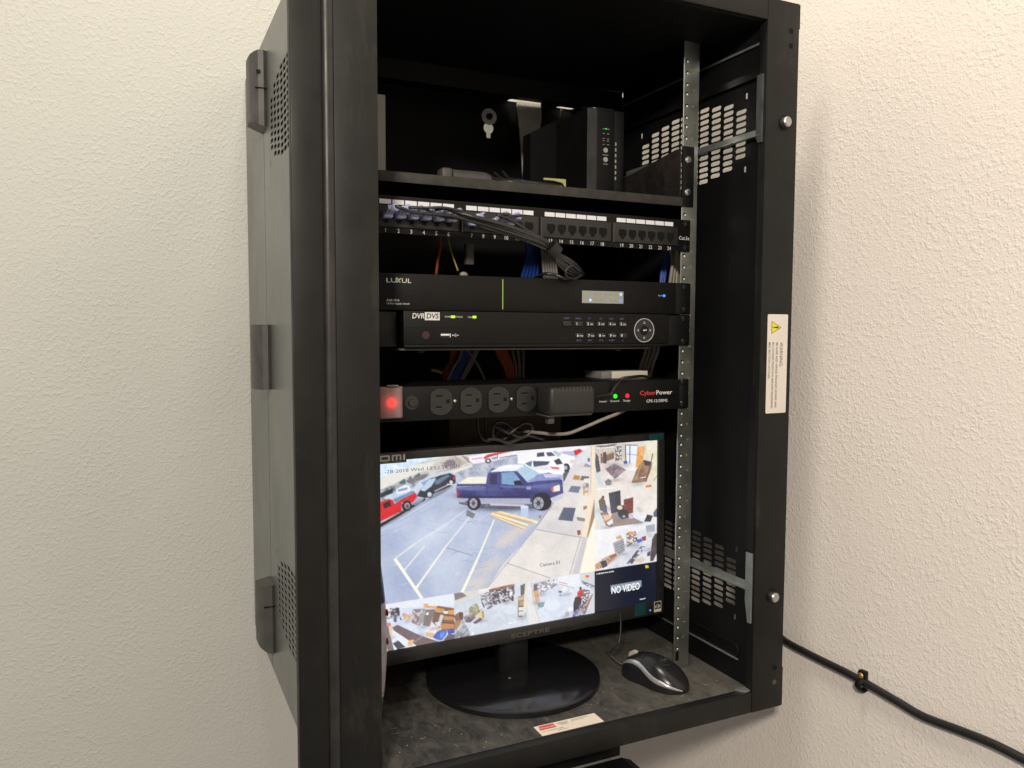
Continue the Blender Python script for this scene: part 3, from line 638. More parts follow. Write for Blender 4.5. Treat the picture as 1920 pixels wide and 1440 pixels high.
for i, (g, k, x) in enumerate(cells):
    put(MB().box(x - 7.1, x + 7.1, -1.0, -0.55, LZ[g] - 2.7, LZ[g] + 2.7), 'label_tab', WHITE, pp, smooth=False)
    mb = MB()
    px = x + 1.1 * (1 if g > 1 else 0)
    out = [(px - 4.2, 2.4), (px + 4.2, 2.4), (px + 4.2, 1.6), (px + 6, 1.6), (px + 6, -6.4), (px + 3.8, -6.4), (px + 3.8, -8.4), (px + 2.4, -8.4), (px + 2.4, -10.6), (px - 2.4, -10.6), (px - 2.4, -8.4), (px - 3.8, -8.4), (px - 3.8, -6.4), (px - 6, -6.4), (px - 6, 1.6)] if True else [(px - 6, 1.6), (px + 6, 1.6), (px + 6, -4.6), (px + 3.6, -4.6), (px + 3.6, -7.4), (px + 1.9, -7.4), (px + 1.9, -10), (px - 1.9, -10), (px - 1.9, -7.4), (px - 3.6, -7.4), (px - 3.6, -4.6), (px - 6, -4.6)]
    mb.prism(out, 1, -3.32, -3.15)
    put(mb, 'socket', DARKHOLE, pp, smooth=False)
items = []
for i, (g, k, x) in enumerate(cells):
    items.append(word(str(i + 1), x + 0.4 + (0.9 if g > 1 else 0), -0.8, -20.9, 4.7, bold=0.02, narrow=0.95))
items.append(word('Cat.5e', 230.8, -0.8, -5.6, 5.0, bold=0.02, width=17.5))
put(words(items), 'lettering', INK_W, pp, smooth=False)
for s in (-1, 1):
    for z in (15.9, -16.5): screw(233 * s, z, -0.5, pp)

# plugs and black patch cords
PORT = [cells[i][2] for i in range(24)]
plug_at = [0, 1, 2, 3, 4, 5, 8, 9, 6]
LBL = ['black patch cord from the socket numbered 1, highest in the bundle', 'black patch cord arching up from the socket numbered 2',
       'third patch cord from the left, from the socket over the figure three', 'fourth patch cord from the left, passing over its neighbours in the bundle',
       'fifth patch cord from the left, just before the lowest one of the bundle', 'black patch cord from the socket numbered 6, lowest in the bundle',
       'black patch cord arching over from the socket numbered 9', 'black patch cord looping out of the socket numbered 10',
       'black patch cord from the low plug right of the first block of sockets']
for n, (pi, pts) in enumerate(zip(plug_at, PATHS['patch'])):
    x = PORT[pi]
    low = pi == 6
    t = thing('patch_cable', (x, -3, -4), LBL[n], 'patch cable', 'black patch cords of the socket panel')
    z0 = -3 if low else 0
    mb = MB()
    mb.box(x - 5.6, x + 5.6, -16, -3.4, z0 - 4.5, z0 + 4.0, 1.0)
    mb.prism([(-15, z0 + 4.1), (-22, z0 + 6.5), (-29, z0 + 7.5), (-30, z0 + 3), (-22, z0 + 0), (-16.1, z0 - 2)], 0, x - 4.8, x + 4.2)
    mb.tube([(x - 1, -20, z0 + 3), (x + 2, -27, z0 + 4.5), (x + 4.5, -31, z0 + 5.5)], 4.6, 12)
    put(mb, 'plug', CLEAR, t, angle=50)
    put(MB().box(x - 1.5, x + 1.5, -17.5, -6, z0 + 4.3, z0 + 6.0, 0.5), 'latch_tab', CLEAR, t)
    q = [(x + 1, -24, z0 + 4.5), (x + 5, -33, z0 + 5.5)] + [tuple(p) for p in pts[2:]]
    put(MB().tube(q, 1.6 if n % 3 else 1.9, 10, 10), 'cord', CABLE_K, t, angle=80)
tag(put(MB().tube(PATHS['tie'], 9.0, 20).cyl(*PATHS['tie'], 9.3, 9.3, 20), 'cable_tie', mat('black_velcro', (0.016, 0.014, 0.014), 0.85, bump=0.6, bscale=1200), angle=60),
    'black fabric strap round the bundle of patch cords', 'cable tie')
tag(put(MB().tube(PATHS['loop'], 1.7, 8), 'loop_cable', CABLE_K, angle=80), 'small loop of black cord hanging under the strapped bundle', 'cord')
tag(put(MB().tube(PATHS['black_low'], 2.2, 8), 'black_cable', CABLE_K, angle=80), 'black cord lying on top of the switch with the green line', 'cord')

# ------------------------------------------------------------------ network switch
sw = thing('network_switch', (0, 0, -111), 'slim black network switch with a thin green line and a grey status window', 'network switch')
put(MB().box(-217, 216.5, -4, 180, -110.8, -67.2, 1.0), 'case', PLASTIC_G, sw)
for s in (-1, 1):
    x0, x1 = (217, 243.5) if s > 0 else (-243.5, -217.5)
    put(MB().box(x0, x1, -1, 1.4, -110.8, -67.2, 2.0), 'ear', PLASTIC, sw)
    for z in (-73.2, -104.2): screw(232.3 * s, z, -1, sw)
put(MB().box(-49.5, -48.4, -4.25, -4.05, -107.6, -70.4), 'green_stripe', INK_G, sw, smooth=False)
w_ = put(MB().box(65.3, 129.5, -4.3, -4.05, -97.8, -81.6), 'status_window', LENS, sw, smooth=False)
for x, z, mt in ((78, -93.8, LED_BW), (125.3, -85.4, LED_BW), (125.4, -94.1, LED_B)):
    put(MB().cyl((x, -4.35, z), (x, -4.8, z), 1.9, 1.6, 14), 'led', mt, sw)
put(MB().cyl((196, -4.1, -85.6), (196, -4.8, -85.6), 2.0, 1.7, 14), 'led', LED_B, sw)
items = []
for k in range(7):
    for z in (-85.9, -94.2): items.append(word(str(2 * k + (1 if z < -90 else 2)), 77.5 + 7.9 * k, -4.45, z - 0.8, 1.6))
put(words(items), 'port_numbers', INK, sw, smooth=False)
items = [word('LU', -199.6, -4.2, -78.4, 5.4, 'LEFT', width=12.2, bold=0.0), word('UL', -180.6, -4.2, -78.4, 5.4, 'LEFT', width=11.6),
         word('AGS-1016', -198.8, -4.2, -100.4, 2.7, 'LEFT', width=15.5), word('16-Port Gigabit Switch', -198.8, -4.2, -104, 2.1, 'LEFT', width=27.5),
         word('Power', 190, -4.2, -86.3, 1.7, width=7.5)]
mb = words(items)
m2 = MB(); m2.bm.free(); m2.bm = mb
m2.prism([(-187.2, -78.4), (-185.8, -78.4), (-180.4, -73.0), (-181.8, -73.0)], 1, -4.25, -4.15)
put(m2, 'lettering', INK_W, sw, smooth=False)
put(MB().prism([(-187.4, -72.0), (-185.4, -72.6), (-184.0, -74.4), (-181.8, -72.2), (-184.4, -75.2), (-181.2, -78.3), (-183.2, -78.3), (-185.2, -76)][::-1], 1, -4.35, -4.28), 'green_mark', INK_G, sw, smooth=False)

# ------------------------------------------------------------------ video recorder on its own tray
tr = thing('recorder_tray', (0, 0, -158), 'black rack tray with a bright lower edge under the recorder', 'tray')
for s in (-1, 1):
    x0, x1 = (198, 243) if s > 0 else (-243, -185.4)
    put(MB().box(x0, x1, -0.8, 1.4, -154.5, -111.8, 2.0), 'ear', PLASTIC if s > 0 else PLASTIC_G, tr)
    for z in (-117.2, -149.2): screw(232 * s, z, -0.8, tr)
put(MB().box(-184, 172, -6, 150, -158.6, -156.2, 0.8), 'tray_floor', mat('tray_edge', (0.075, 0.072, 0.062), 0.4, var=0.2), tr)
dv = thing('video_recorder', (0, -12, -155), 'black video recorder with number keys and a round ringed pad', 'video recorder')
put(MB().box(-178, 196, -11, 140, -155.3, -111.5), 'case', PLASTIC, dv, smooth=False)
put(MB().box(-181, 198, -13.6, -11.2, -151.2, -111.4, 1.0), 'front_panel', PLASTIC_G, dv)
put(MB().box(-180.4, 197.4, -13.5, -11.1, -154.9, -151.5, 0.6), 'lower_edge', PLASTIC, dv)
YD = -13.65
seam = MB(); seam.box(-180, 130, YD - 0.03, YD + 0.2, -131.7, -131.1)
seam.prism([(130, -131.7), (138, -125), (138, -124.2), (130, -131.1)], 1, YD - 0.03, YD + 0.2)
seam.box(174, 197, YD - 0.03, YD + 0.2, -132.9, -132.4)
put(seam, 'panel_seam', DARKHOLE, dv, smooth=False)
put(MB().cyl((-153.8, YD + 0.2, -140.2), (-153.8, YD - 0.3, -140.2), 4.9, 4.7, 24), 'infrared_window', mat('dark_red_lens', (0.030, 0.008, 0.008), 0.2), dv)
us = put(MB().box(-135.6, -122.0, YD - 0.2, YD + 0.1, -143, -137.8), 'usb_socket', SCREW, dv, smooth=False)
put(MB().box(-134.9, -124, YD - 0.5, YD - 0.25, -140.6, -138.6), 'contact_tongue', WHITE, us, smooth=False)
put(MB().box(-123.4, -122.4, YD - 0.5, YD - 0.25, -142.6, -138.2), 'socket_rim', CREAM, us, smooth=False)
for x, s in ((-119.2, 5.2), (-91.3, 4.8)):
    put(MB().box(x - s / 2, x + s / 2, YD - 0.4, YD, -119.5, -116.6, 0.3), 'status_led', LED_GY, dv)
# key pads
row1 = [37.5, 54.5, 71.3, 88.2, 105.3, 122.4]; row2 = [56, 72.8, 89.6, 106.2, 123.4]
keys = [(x, -125.2) for x in row1] + [(x, -140.4) for x in row2]
for x, z in keys:
    put(MB().box(x - 7.1, x + 7.1, YD - 0.12, YD + 0.1, z - 4.0, z + 4.0, 0.1), 'key_well', DARKHOLE, dv)
    put(MB().box(x - 6.3, x + 6.3, YD - 1.5, YD - 0.1, z - 3.3, z + 3.3, 1.0), 'key', OUTM, dv)
items = []
for x, z, d, s_ in [(54.5, -125.2, '1', ''), (71.3, -125.2, '2', 'ABC'), (88.2, -125.2, '3', 'DEF'), (105.3, -125.2, '4', 'GHI'), (122.4, -125.2, '5', 'JKL'),
                   (56, -140.4, '6', 'MNO'), (72.8, -140.4, '7', 'PQRS'), (89.6, -140.4, '8', 'TUV'), (106.2, -140.4, '9', 'WXYZ'), (123.4, -140.4, '0', '')]:
    items.append(word(d, x - 2.8, YD - 1.6, z - 1.6, 3.4, bold=0.12))
    if s_: items.append(word(s_, x + 2.7, YD - 1.6, z - 1.4, 1.9, width=5.0, bold=0.03))
items += [word('POWER', -129.6, YD - 0.1, -119.0, 2.0, 'LEFT', width=8), word('STATUS', -116, YD - 0.1, -119.0, 2.0, 'LEFT', width=9), word('Tx/Rx', -100.3, YD - 0.1, -119.1, 2.0, 'LEFT', width=6.2),
          word('DVR', -171, YD - 0.1, -120.3, 6.2, 'LEFT', bold=0.16, shear=0.15, width=15.2)]
mb = words(items); m2 = MB(); m2.bm.free(); m2.bm = mb
m2.box(-155.0, -136.2, YD - 0.12, YD - 0.05, -122.4, -112.9)
m2.box(-119.5, -113.2, YD - 0.12, YD - 0.05, -140.5, -140.0)      # usb trident
m2.prism(disc(-119.6, -140.25, 0.9, 10), 1, YD - 0.12, YD - 0.05); m2.prism([(-113.4, -139.4), (-111.6, -140.25), (-113.4, -141.1)], 1, YD - 0.12, YD - 0.05)
m2.prism([(-117.9, -140.2), (-116.6, -138.9), (-115.2, -138.9), (-115.2, -138.5), (-116.8, -138.5), (-118.4, -140.2)], 1, YD - 0.12, YD - 0.05)
m2.prism([(-117.4, -140.3), (-116.2, -141.7), (-114.8, -141.7), (-114.8, -142.1), (-116.4, -142.1), (-117.9, -140.3)], 1, YD - 0.12, YD - 0.05)
put(m2, 'lettering', INK_W, dv, smooth=False)
put(words([word('DVS', -153.4, YD - 0.2, -120.3, 6.2, 'LEFT', bold=0.16, shear=0.15, width=15.6)]), 'inverse_lettering', INK, dv, smooth=False)
items = [word(s_, x, YD - 0.1, -119.4, 2.3, width=wd) for s_, x, wd in (('SHIFT', 37.5, 8.5), ('MENU', 54.5, 8.5), ('F1', 71.5, 3), ('F2', 88.5, 3.4), ('ESC', 105, 5.5), ('EDIT', 121.5, 6))]
items += [word(s_, x, YD - 0.1, -147.8, 2.3, width=wd) for s_, x, wd in (('PLAY', 56, 7.5), ('REC', 72.8, 6.5), ('PTZ', 89.6, 6), ('PREV', 106, 8), ('A', 123, 1.8))]
put(words(items), 'blue_lettering', INK_B, dv, smooth=False)
# round pad
cx, cz = 156.8, -133.3
mb = MB(); mb.bm.free(); mb.bm = plate(disc(cx, cz, 16.1, 48), [disc(cx, cz, 15.2, 48)], 1.2, lambda u, v, w: (u, YD - 0.5 + w, v))
put(mb, 'pad_ring', SILVER, dv, smooth=False)
pd = put(MB().cyl((cx, YD + 0.1, cz), (cx, YD - 0.9, cz), 15.1, 14.4, 48), 'round_pad', MOUSE, dv)
put(MB().cyl((cx, YD - 0.8, cz), (cx, YD - 2.0, cz), 6.4, 5.6, 32), 'centre_key', PLASTIC_G, pd)
m2 = MB()
for dx, dz in ((0, 10.4), (0, -10.4), (-10.2, 0), (10.2, 0)):
    c, s_ = dx / 10.3, dz / 10.3
    def q(a, b): return (cx + dx + a * c - b * s_, cz + dz + a * s_ + b * c)
    for (a, b, c2, d) in (((1.7, 0), (-1.3, 1.7), (-0.8, 1.15), (0.9, 0)), ((-1.3, 1.7), (-1.3, -1.7), (-0.8, -1.1), (-0.8, 1.1)), ((-1.3, -1.7), (1.7, 0), (0.9, 0), (-0.8, -1.15))):
        m2.prism([q(*a), q(*b), q(*c2), q(*d)], 1, YD - 1.0, YD - 0.94)
m2.prism([(cx - 3, cz), (cx - 0.4, cz + 1.5), (cx - 0.4, cz + 0.5), (cx + 2, cz + 0.5), (cx + 2, cz + 1.5), (cx + 3, cz + 1.5), (cx + 3, cz - 0.5), (cx - 0.4, cz - 0.5), (cx - 0.4, cz - 1.5)], 1, YD - 2.15, YD - 2.08)
put(m2, 'arrow_marks', INK_W, pd, smooth=False)
for x in (-155, 125.5):
    put(MB().cyl((x, 6, -158.8), (x, 6, -161.6), 7.5, 6.5, 20), 'foot', PLASTIC_G, tr)

# ------------------------------------------------------------------ power strip
ps = thing('power_strip', (0, 0, -243), 'black rack power strip with a red lit rocker and round sockets', 'power strip')
put(MB().box(-226, 226, -3, 100, -243.5, -202.0, 0.8), 'case', PLASTIC, ps)
for s in (-1, 1):
    x0, x1 = (226.3, 242.5) if s > 0 else (-242.5, -226.3)
    put(MB().box(x0, x1, -1.5, 1.4, -244, -202.0, 3.0), 'ear', PLASTIC, ps)
    for z in (-205.6, -237): screw(231.6 * s, z, -1.5, ps)
YP = -3.05
# rocker
mb = MB()
prof = [(-209, YP), (-209, -7.5), (-206, -9.3), (-198, -10.4), (-188, -10.2), (-182, -8), (-179.6, YP)]
mb.prism(prof, 2, -239.6, -200.8)
for v in mb.bm.verts:
    if v.co.y < -5: v.co.z = -220.2 + (v.co.z + 220.2) * 0.90
bmesh.ops.bevel(mb.bm, geom=[e for e in mb.bm.edges], offset=0.8, segments=2, affect='EDGES')
ROCK_C = (-195.2, -10.5, -219.8)
rk = put(mb, 'rocker_tmp', ROCKER, ps, angle=50)
# give the rocker its own origin at the neon lamp so the glow sits there
rk.name = 'rocker_switch'
for v in rk.data.vertices: v.co = v.co - Vector((ROCK_C[0] - 0, ROCK_C[1] - 0, ROCK_C[2] + 243)) * S
rk.location = Vector((ROCK_C[0], ROCK_C[1], ROCK_C[2] + 243)) * S
put(MB().box(-200, -186, -8, YP, -200.9, -199.2, 0.5), 'rocker_frame', BOXW2, ps)
# breaker
mb = MB(); mb.cyl((-168.6, YP, -221.2), (-168.6, YP - 1.8, -221.2), 9.2, 8.4, 28)
bk = put(mb, 'breaker_collar', OUTM, ps)
put(MB().cyl((-168.6, YP - 1.8, -221.2), (-168.6, YP - 5.5, -221.2), 4.9, 4.3, 20), 'breaker_button', OUTM, bk)
for n, x in enumerate((-131.6, -92.6, -54.8, -16.0)):
    # round face flattened left and right
    def face(r, flat):
        pts = []
        for k in range(64):
            a = 2 * math.pi * k / 64
            u, v = r * math.cos(a), r * math.sin(a)
            pts.append((x + max(-flat, min(flat + 1.5, u)), -221.2 + v))
        return pts
    put(MB().prism(face(17.3, 14.2), 1, YP - 0.25, YP), 'outlet_gap', DARKHOLE, ps, smooth=False)
    mb = MB(); mb.prism(face(16.6, 13.4), 1, YP - 1.6, YP - 0.2)
    bmesh.ops.remove_doubles(mb.bm, verts=mb.bm.verts[:], dist=0.01)
    of = put(mb, 'outlet', OUTM, ps, angle=40)
    for z, w_ in ((-214.2, 8.6), (-227.8, 7.6)):
        put(MB().box(x - 6.5, x - 6.5 + w_, YP - 1.85, YP - 1.6, z - 1.2, z + 1.2), 'blade_slot', DARKHOLE, of, smooth=False)
        put(MB().box(x - 6.1, x - 6.5 + w_, YP - 1.92, YP - 1.86, z - 1.6, z - 1.15), 'slot_edge', COVER, of, smooth=False)
    put(MB().box(x + 7, x + 11.4, YP - 1.85, YP - 1.6, -223.4, -218.6, 0.1), 'earth_hole', DARKHOLE, of, smooth=False)
for x in (-113.0, -36.0): put(MB().ball((x, YP - 0.6, -221.2), 2.2, sy=0.6), 'screw', STEEL, ps)
for x, mt in ((119.2, LED_G), (138.5, LED_R)): put(MB().cyl((x, YP, -222.5), (x, YP - 1.4, -222.5), 3.1, 2.6, 20), 'led', mt, ps)
put(MB().cyl((99.8, YP, -222.3), (99.8, YP - 1.2, -222.3), 3.1, 2.6, 20), 'led', PLASTIC_G, ps)
items = [word('Power', 100, YP - 0.1, -230.2, 2.9, width=12.5), word('Ground', 118.4, YP - 0.1, -230.2, 2.9, width=14), word('Surge', 137.8, YP - 0.1, -230.2, 2.9, width=11),
         word('CPS-1215RMS', 187.6, YP - 0.1, -232.9, 4.1, width=35, bold=0.04), word('Power', 185.6, YP - 0.1, -222.3, 6.0, 'LEFT', width=27, bold=0.12)]
put(words(items), 'lettering', INK_W, ps, smooth=False)
put(words([word('Cyber', 158.8, YP - 0.1, -222.3, 6.0, 'LEFT', width=26, bold=0.10)]), 'red_lettering', INK_R, ps, smooth=False)
# plug-in adapter
ad = thing('power_adapter', (30, -5, -242), 'ribbed black plug-in power adapter covering the strip beside its green light', 'power adapter')
mb = MB(); mb.box(-2, 65, -44, -5, -241.0, -205.0, 6.5, 4)
put(mb, 'body', OUTM, ad, angle=50)
mb = MB()
for k in range(9):
    x = 16 + k * 5.1
    mb.box(x - 0.5, x + 0.5, -44.3, -36, -211.5, -204.8, 0.2)
put(mb, 'cooling_ribs', COVER, ad, smooth=False)
mb = MB(); mb.box(-3, 62, -38, -6, -242.2, -240.8, 0.6)
put(mb, 'base_rim', COVER, ad)
put(MB().box(3, 12, -30, -20, -252, -241.9, 1.2), 'strain_relief', COVER, ad)
tag(put(MB().tube(PATHS['adapter_cord'], 1.9, 8), 'adapter_cable', CABLE_K, angle=80), 'thin black cord running up over the power strip to the white box', 'cord')

# ------------------------------------------------------------------ box and cables behind the gear
wb = thing('white_box', (175, 62, -202), 'small white box lying on top of the power strip', 'box')
put(MB().box(144.5, 205, 45, 95, -201.9, -191.8, 0.8), 'body', BOXW, wb)
put(MB().box(127.5, 144.4, 46, 94, -201.9, -191.8, 0.8), 'end_cap', BOXW2, wb)
tag(put(MB().box(-62, 120, 150, 230, -300, -232), 'cardboard_box', CARD, smooth=False), 'brown cardboard box in the dark between power strip and monitor', 'box')
put(MB().box(-222, 222, 160, 161, -232, -228), 'x', INNER) if False else None

def cable_set(key, name, r, material, labels, group):
    for i, pts in enumerate(PATHS[key]):
        n_ = len(PATHS[key])
        if n_ <= 6: pos = (['left', 'right'] if n_ == 2 else ['left', 'middle', 'right'] if n_ == 3 else ['leftmost', 'second', 'third', 'rightmost'] if n_ == 4 else ['leftmost', 'second', 'middle', 'fourth', 'rightmost'] if n_ == 5 else ['leftmost', 'second', 'third', 'fourth', 'fifth', 'rightmost'])[i]
        else: pos = 'leftmost' if i == 0 else 'rightmost' if i == n_ - 1 else 'inner'
        lb = pos + ' ' + labels
        tag(put(MB().tube(pts, r, 8, 6), name, material, angle=80), lb, 'cable', group)
cable_set('grey_top', 'network_cable', 2.7, mat('pale_grey_jacket', (0.62, 0.58, 0.52), 0.5, var=0.1), 'grey network cable of the bundle coming in through the cabinet top', 'grey cables from the cabinet top')
cable_set('blue_top', 'network_cable', 2.6, CABLE_B, 'blue network cable running down behind the shelf', 'blue cables behind the shelf')
tag(put(MB().tube(PATHS['yellow_top'], 1.7, 8), 'yellow_wire', CABLE_Y), 'short yellow wire hanging from the oval opening in the cabinet top', 'wire')
cable_set('grey_mid', 'network_cable', 2.6, CABLE_G, 'grey network cable behind the strapped patch cords', 'grey cables behind the patch cords')
cable_set('blue_mid', 'network_cable', 2.6, CABLE_B, 'blue network cable behind the socket panel, left of the strap', 'blue cables left of the strap')
tag(put(MB().tube(PATHS['orange_thin'], 2.0, 8), 'network_cable', CABLE_O), 'single red orange cable under the sockets numbered 4 and 5', 'cable')
tag(put(MB().tube(PATHS['yellow_thin'], 1.3, 8), 'yellow_wire', CABLE_Y), 'thin yellow wire under the socket numbered 6', 'wire')
cable_set('blue_right', 'network_cable', 2.7, CABLE_B, 'blue network cable next to the rack rail under the sockets', 'blue cables beside the rail')
cable_set('grey_right', 'network_cable', 2.8, CABLE_BG, 'beige network cable next to the rack rail under the sockets', 'beige cables beside the rail')
cable_set('orange_a', 'network_cable', 2.7, CABLE_O, 'orange network cable leaning left under the recorder', 'orange cables leaning left')
cable_set('grey_a', 'network_cable', 2.7, CABLE_G, 'grey network cable leaning left under the recorder', 'grey cables leaning left')
cable_set('blue_a', 'network_cable', 2.7, CABLE_B, 'blue network cable leaning left under the recorder', 'blue cables leaning left')
tag(put(MB().tube(PATHS['grey_thin'], 1.6, 8), 'network_cable', CABLE_G), 'thin grey cable crossing the blue ones under the recorder', 'cable')
cable_set('orange_b', 'network_cable', 2.8, CABLE_O, 'orange network cable bending down under the middle of the recorder', 'orange cables under the recorder middle')
cable_set('grey_b', 'network_cable', 2.6, CABLE_G, 'grey network cable right of the orange ones under the recorder', 'grey cables under the recorder middle')
tag(put(MB().tube(PATHS['yellow_b'], 2.2, 8), 'yellow_wire', CABLE_Y), 'short yellow wire left of the orange cables under the recorder', 'wire')
cable_set('beige_right', 'network_cable', 2.9, CABLE_BG, 'beige network cable slanting down behind the white box', 'beige cables behind the white box')
tag(put(MB().tube(PATHS['beige_cord'], 2.3, 10), 'beige_cable', CABLE_BG, angle=80), 'beige cord sagging under the power strip above the monitor', 'cord')
CL = ['tangled black cord looped above the monitor, left of the middle', 'straight black cord hanging above the monitor', 'black cord knotted round the beige one above the monitor', 'black cord lying along the top of the monitor']
for pts, lb in zip(PATHS['black_coil'], CL):
    tag(put(MB().tube(pts, 2.2, 8), 'black_cable', CABLE_K, angle=80), lb, 'cord')
cn = thing('cable_connector', (-32, 205, -52), 'grey cable connector with a white end in the dark under sockets 10 and 11', 'connector')
put(MB().box(-16, -3, 200, 212, -36, -4, 2), 'body', CABLE_G, cn); put(MB().ball((-18, 206, -52), 7, sz=0.8), 'end', BOXW, cn)

# ------------------------------------------------------------------ things on the shelf
ro = thing('wireless_router', (130, 60, 51.5), 'upright black router with white buttons and a green light on the shelf', 'router')
put(MB().box(124.6, 153.5, 60, 160, 51.5, 178, 2), 'body', INNER, ro)
put(MB().prism([(124.5, 60.5), (112, 66), (112, 158), (124.5, 158)], 2, 51.5, 176), 'side_shell', PLASTIC_G, ro)
put(MB().box(154, 172, 64, 158, 51.5, 177, 2), 'vent_shell', PLASTIC, ro)
for z in (119.0, 106.1): 
    put(MB().cyl((138.2, 60, z), (138.2, 58.6, z), 3.7, 3.4, 20), 'button', LENS, ro)
put(MB().cyl((138.6, 60, 148.6), (138.6, 59.2, 148.6), 0.9, 0.9, 10), 'led', LED_G, ro)
mb = MB()
for z in (148.6, 142, 135, 132, 127): 
    mb.box(133.5, 136.5, 59.6, 59.9, z - 0.35, z + 0.35); mb.box(140.5, 144, 59.6, 59.9, z - 0.35, z + 0.35)
mb.box(133.5, 143, 59.6, 59.9, 112.2, 112.9); mb.box(134.5, 142, 59.6, 59.9, 99.6, 100.3)
put(mb, 'printed_marks', LENS, ro, smooth=False)
mb = MB()
for k in range(7): mb.box(156.5, 158.5, 63.2, 63.9, 80 + 8 * k, 84.5 + 8 * k)
put(mb, 'vent_slots', LENS, ro, smooth=False)
bb = thing('black_device', (120, 150, 51.5), 'large black device with a sloping top edge beside the router', 'device')
mb = MB(); mb.prism([(89, 51.5), (89, 168), (142, 197), (168, 197), (168, 51.5)], 1, 198, 224)
put(mb, 'body', INNER, bb, smooth=False)
tag(put(MB().box(-175, -153.5, 150, 200, 51.6, 182, 0.6), 'white_device', BOXP, smooth=False), 'narrow white box standing at the left end of the shelf', 'box')
mb = MB(); mb.box(-100, -84, 74, 92, 56, 77.5, 4, 3)
gp = thing('grey_plug', (-70, 80, 51.5), 'grey cylindrical plug lying on the shelf with black cords', 'plug')
GREYP = mat('grey_rubber', (0.075, 0.072, 0.068), 0.6)
put(MB().box(-101, -86, 72, 94, 55, 77.4, 3.5, 3), 'cap', GREYP, gp)
put(MB().cyl((-85, 83, 66.5), (-38, 83, 67), 10.8, 10.6, 24).cyl((-38, 83, 67), (-16, 80, 66), 10.6, 3, 24), 'barrel', GREYP, gp)
CL = ['black cord on the shelf starting nearest to the grey plug', 'middle one of the black cords lying along the shelf', 'black cord on the shelf reaching farthest towards the router']
for pts, lb in zip(PATHS['shelf_cords'], CL):
    tag(put(MB().tube(pts, 2.0, 8), 'black_cable', CABLE_K, angle=80), lb, 'cord', 'black cords along the shelf')
mb = MB(); 
mb.prism([(51, 77.2), (86, 77.8), (86, 66), (80, 72.5), (66, 74.6), (51, 74.4)], 1, 79.5, 80.0)
tag(put(mb, 'paper_note', mat('yellow_paper', (0.42, 0.40, 0.18), 0.7), smooth=False), 'curled pale yellow paper note on the shelf', 'note')

# ------------------------------------------------------------------ monitor
mcx, mcy, mcz, myaw, mtilt, mroll, MW = MONITOR
MH = MW * 9 / 16
r0 = Vector((math.cos(myaw), math.sin(myaw), 0)); nn = Vector((-math.sin(myaw), math.cos(myaw), 0))
up = Vector((0, 0, 1)) * math.cos(mtilt) + nn * math.sin(mtilt)
mr_ = r0 * math.cos(mroll) + up * math.sin(mroll); mu_ = up * math.cos(mroll) - r0 * math.sin(mroll)
mn_ = mu_.cross(mr_) * -1                                   # away from the viewer
if mn_.y < 0: mn_ = -mn_
MM = Matrix(((mr_.x, mn_.x, mu_.x, mcx), (mr_.y, mn_.y, mu_.y, mcy), (mr_.z, mn_.z, mu_.z, mcz), (0, 0, 0, 1)))
def mon(bm):                                                # local: x right, y away, z up, screen centre at 0
    if isinstance(bm, MB): bm = bm.bm
    bm.transform(MM); return bm
mo = thing('monitor', (14, 78, -623.5), 'flat screen monitor showing security camera pictures, standing on the cabinet floor', 'monitor')
hw, hh = MW / 2, MH / 2
BL, BR_, BT, BB = 11, 11.5, 11, 19
FR = mat('monitor_bezel', (0.022, 0.021, 0.020), 0.28, spec=0.5, var=0.1)
mb = MB()
mb.box(-hw - BL, hw + BR_, -4, 16, hh, hh + BT, 1.5); mb.box(-hw - BL, hw + BR_, -4, 16, -hh - BB, -hh, 1.5)
mb.box(-hw - BL, -hw, -4, 16, -hh + 0.1, hh - 0.1, 0.4); mb.box(hw, hw + BR_, -4, 16, -hh + 0.1, hh - 0.1, 0.4)
put(mon(mb), 'bezel', FR, mo)
mb = MB(); mb.box(-hw - 8, hw + 8, 16, 30, -hh - 15, hh + 8, 3); mb.box(-120, 120, 29, 52, -100, 80, 8)
put(mon(mb), 'back_shell', PLASTIC, mo)
# stand
mb = MB(); mb.box(-22, 24, 24, 44, -200, -100, 3); mb.cyl((0, 34, -199), (0, 34, -196), 30, 30, 32)
for v in mb.bm.verts: v.co = Vector((v.co.x + 6, v.co.y + 52, v.co.z - 418))
put(mb, 'stand_neck', GLOSS, mo)
mb = MB(); mb.cyl((5, 76, -623.4), (5, 76, -618), 123, 122.5, 96); mb.cyl((5, 76, -618), (5, 76, -615.5), 122, 116, 96)
put(mb, 'stand_base', GLOSS, mo, angle=30)
put(MB().tube([(5 + 31 * math.cos(a), 92 + 20 * math.sin(a), -615.2) for a in np.linspace(math.pi * 1.15, math.pi * 1.85, 12)], 0.5, 6), 'neck_highlight', COVER, mo)  # pale arc drawn in for the highlight round the neck's foot

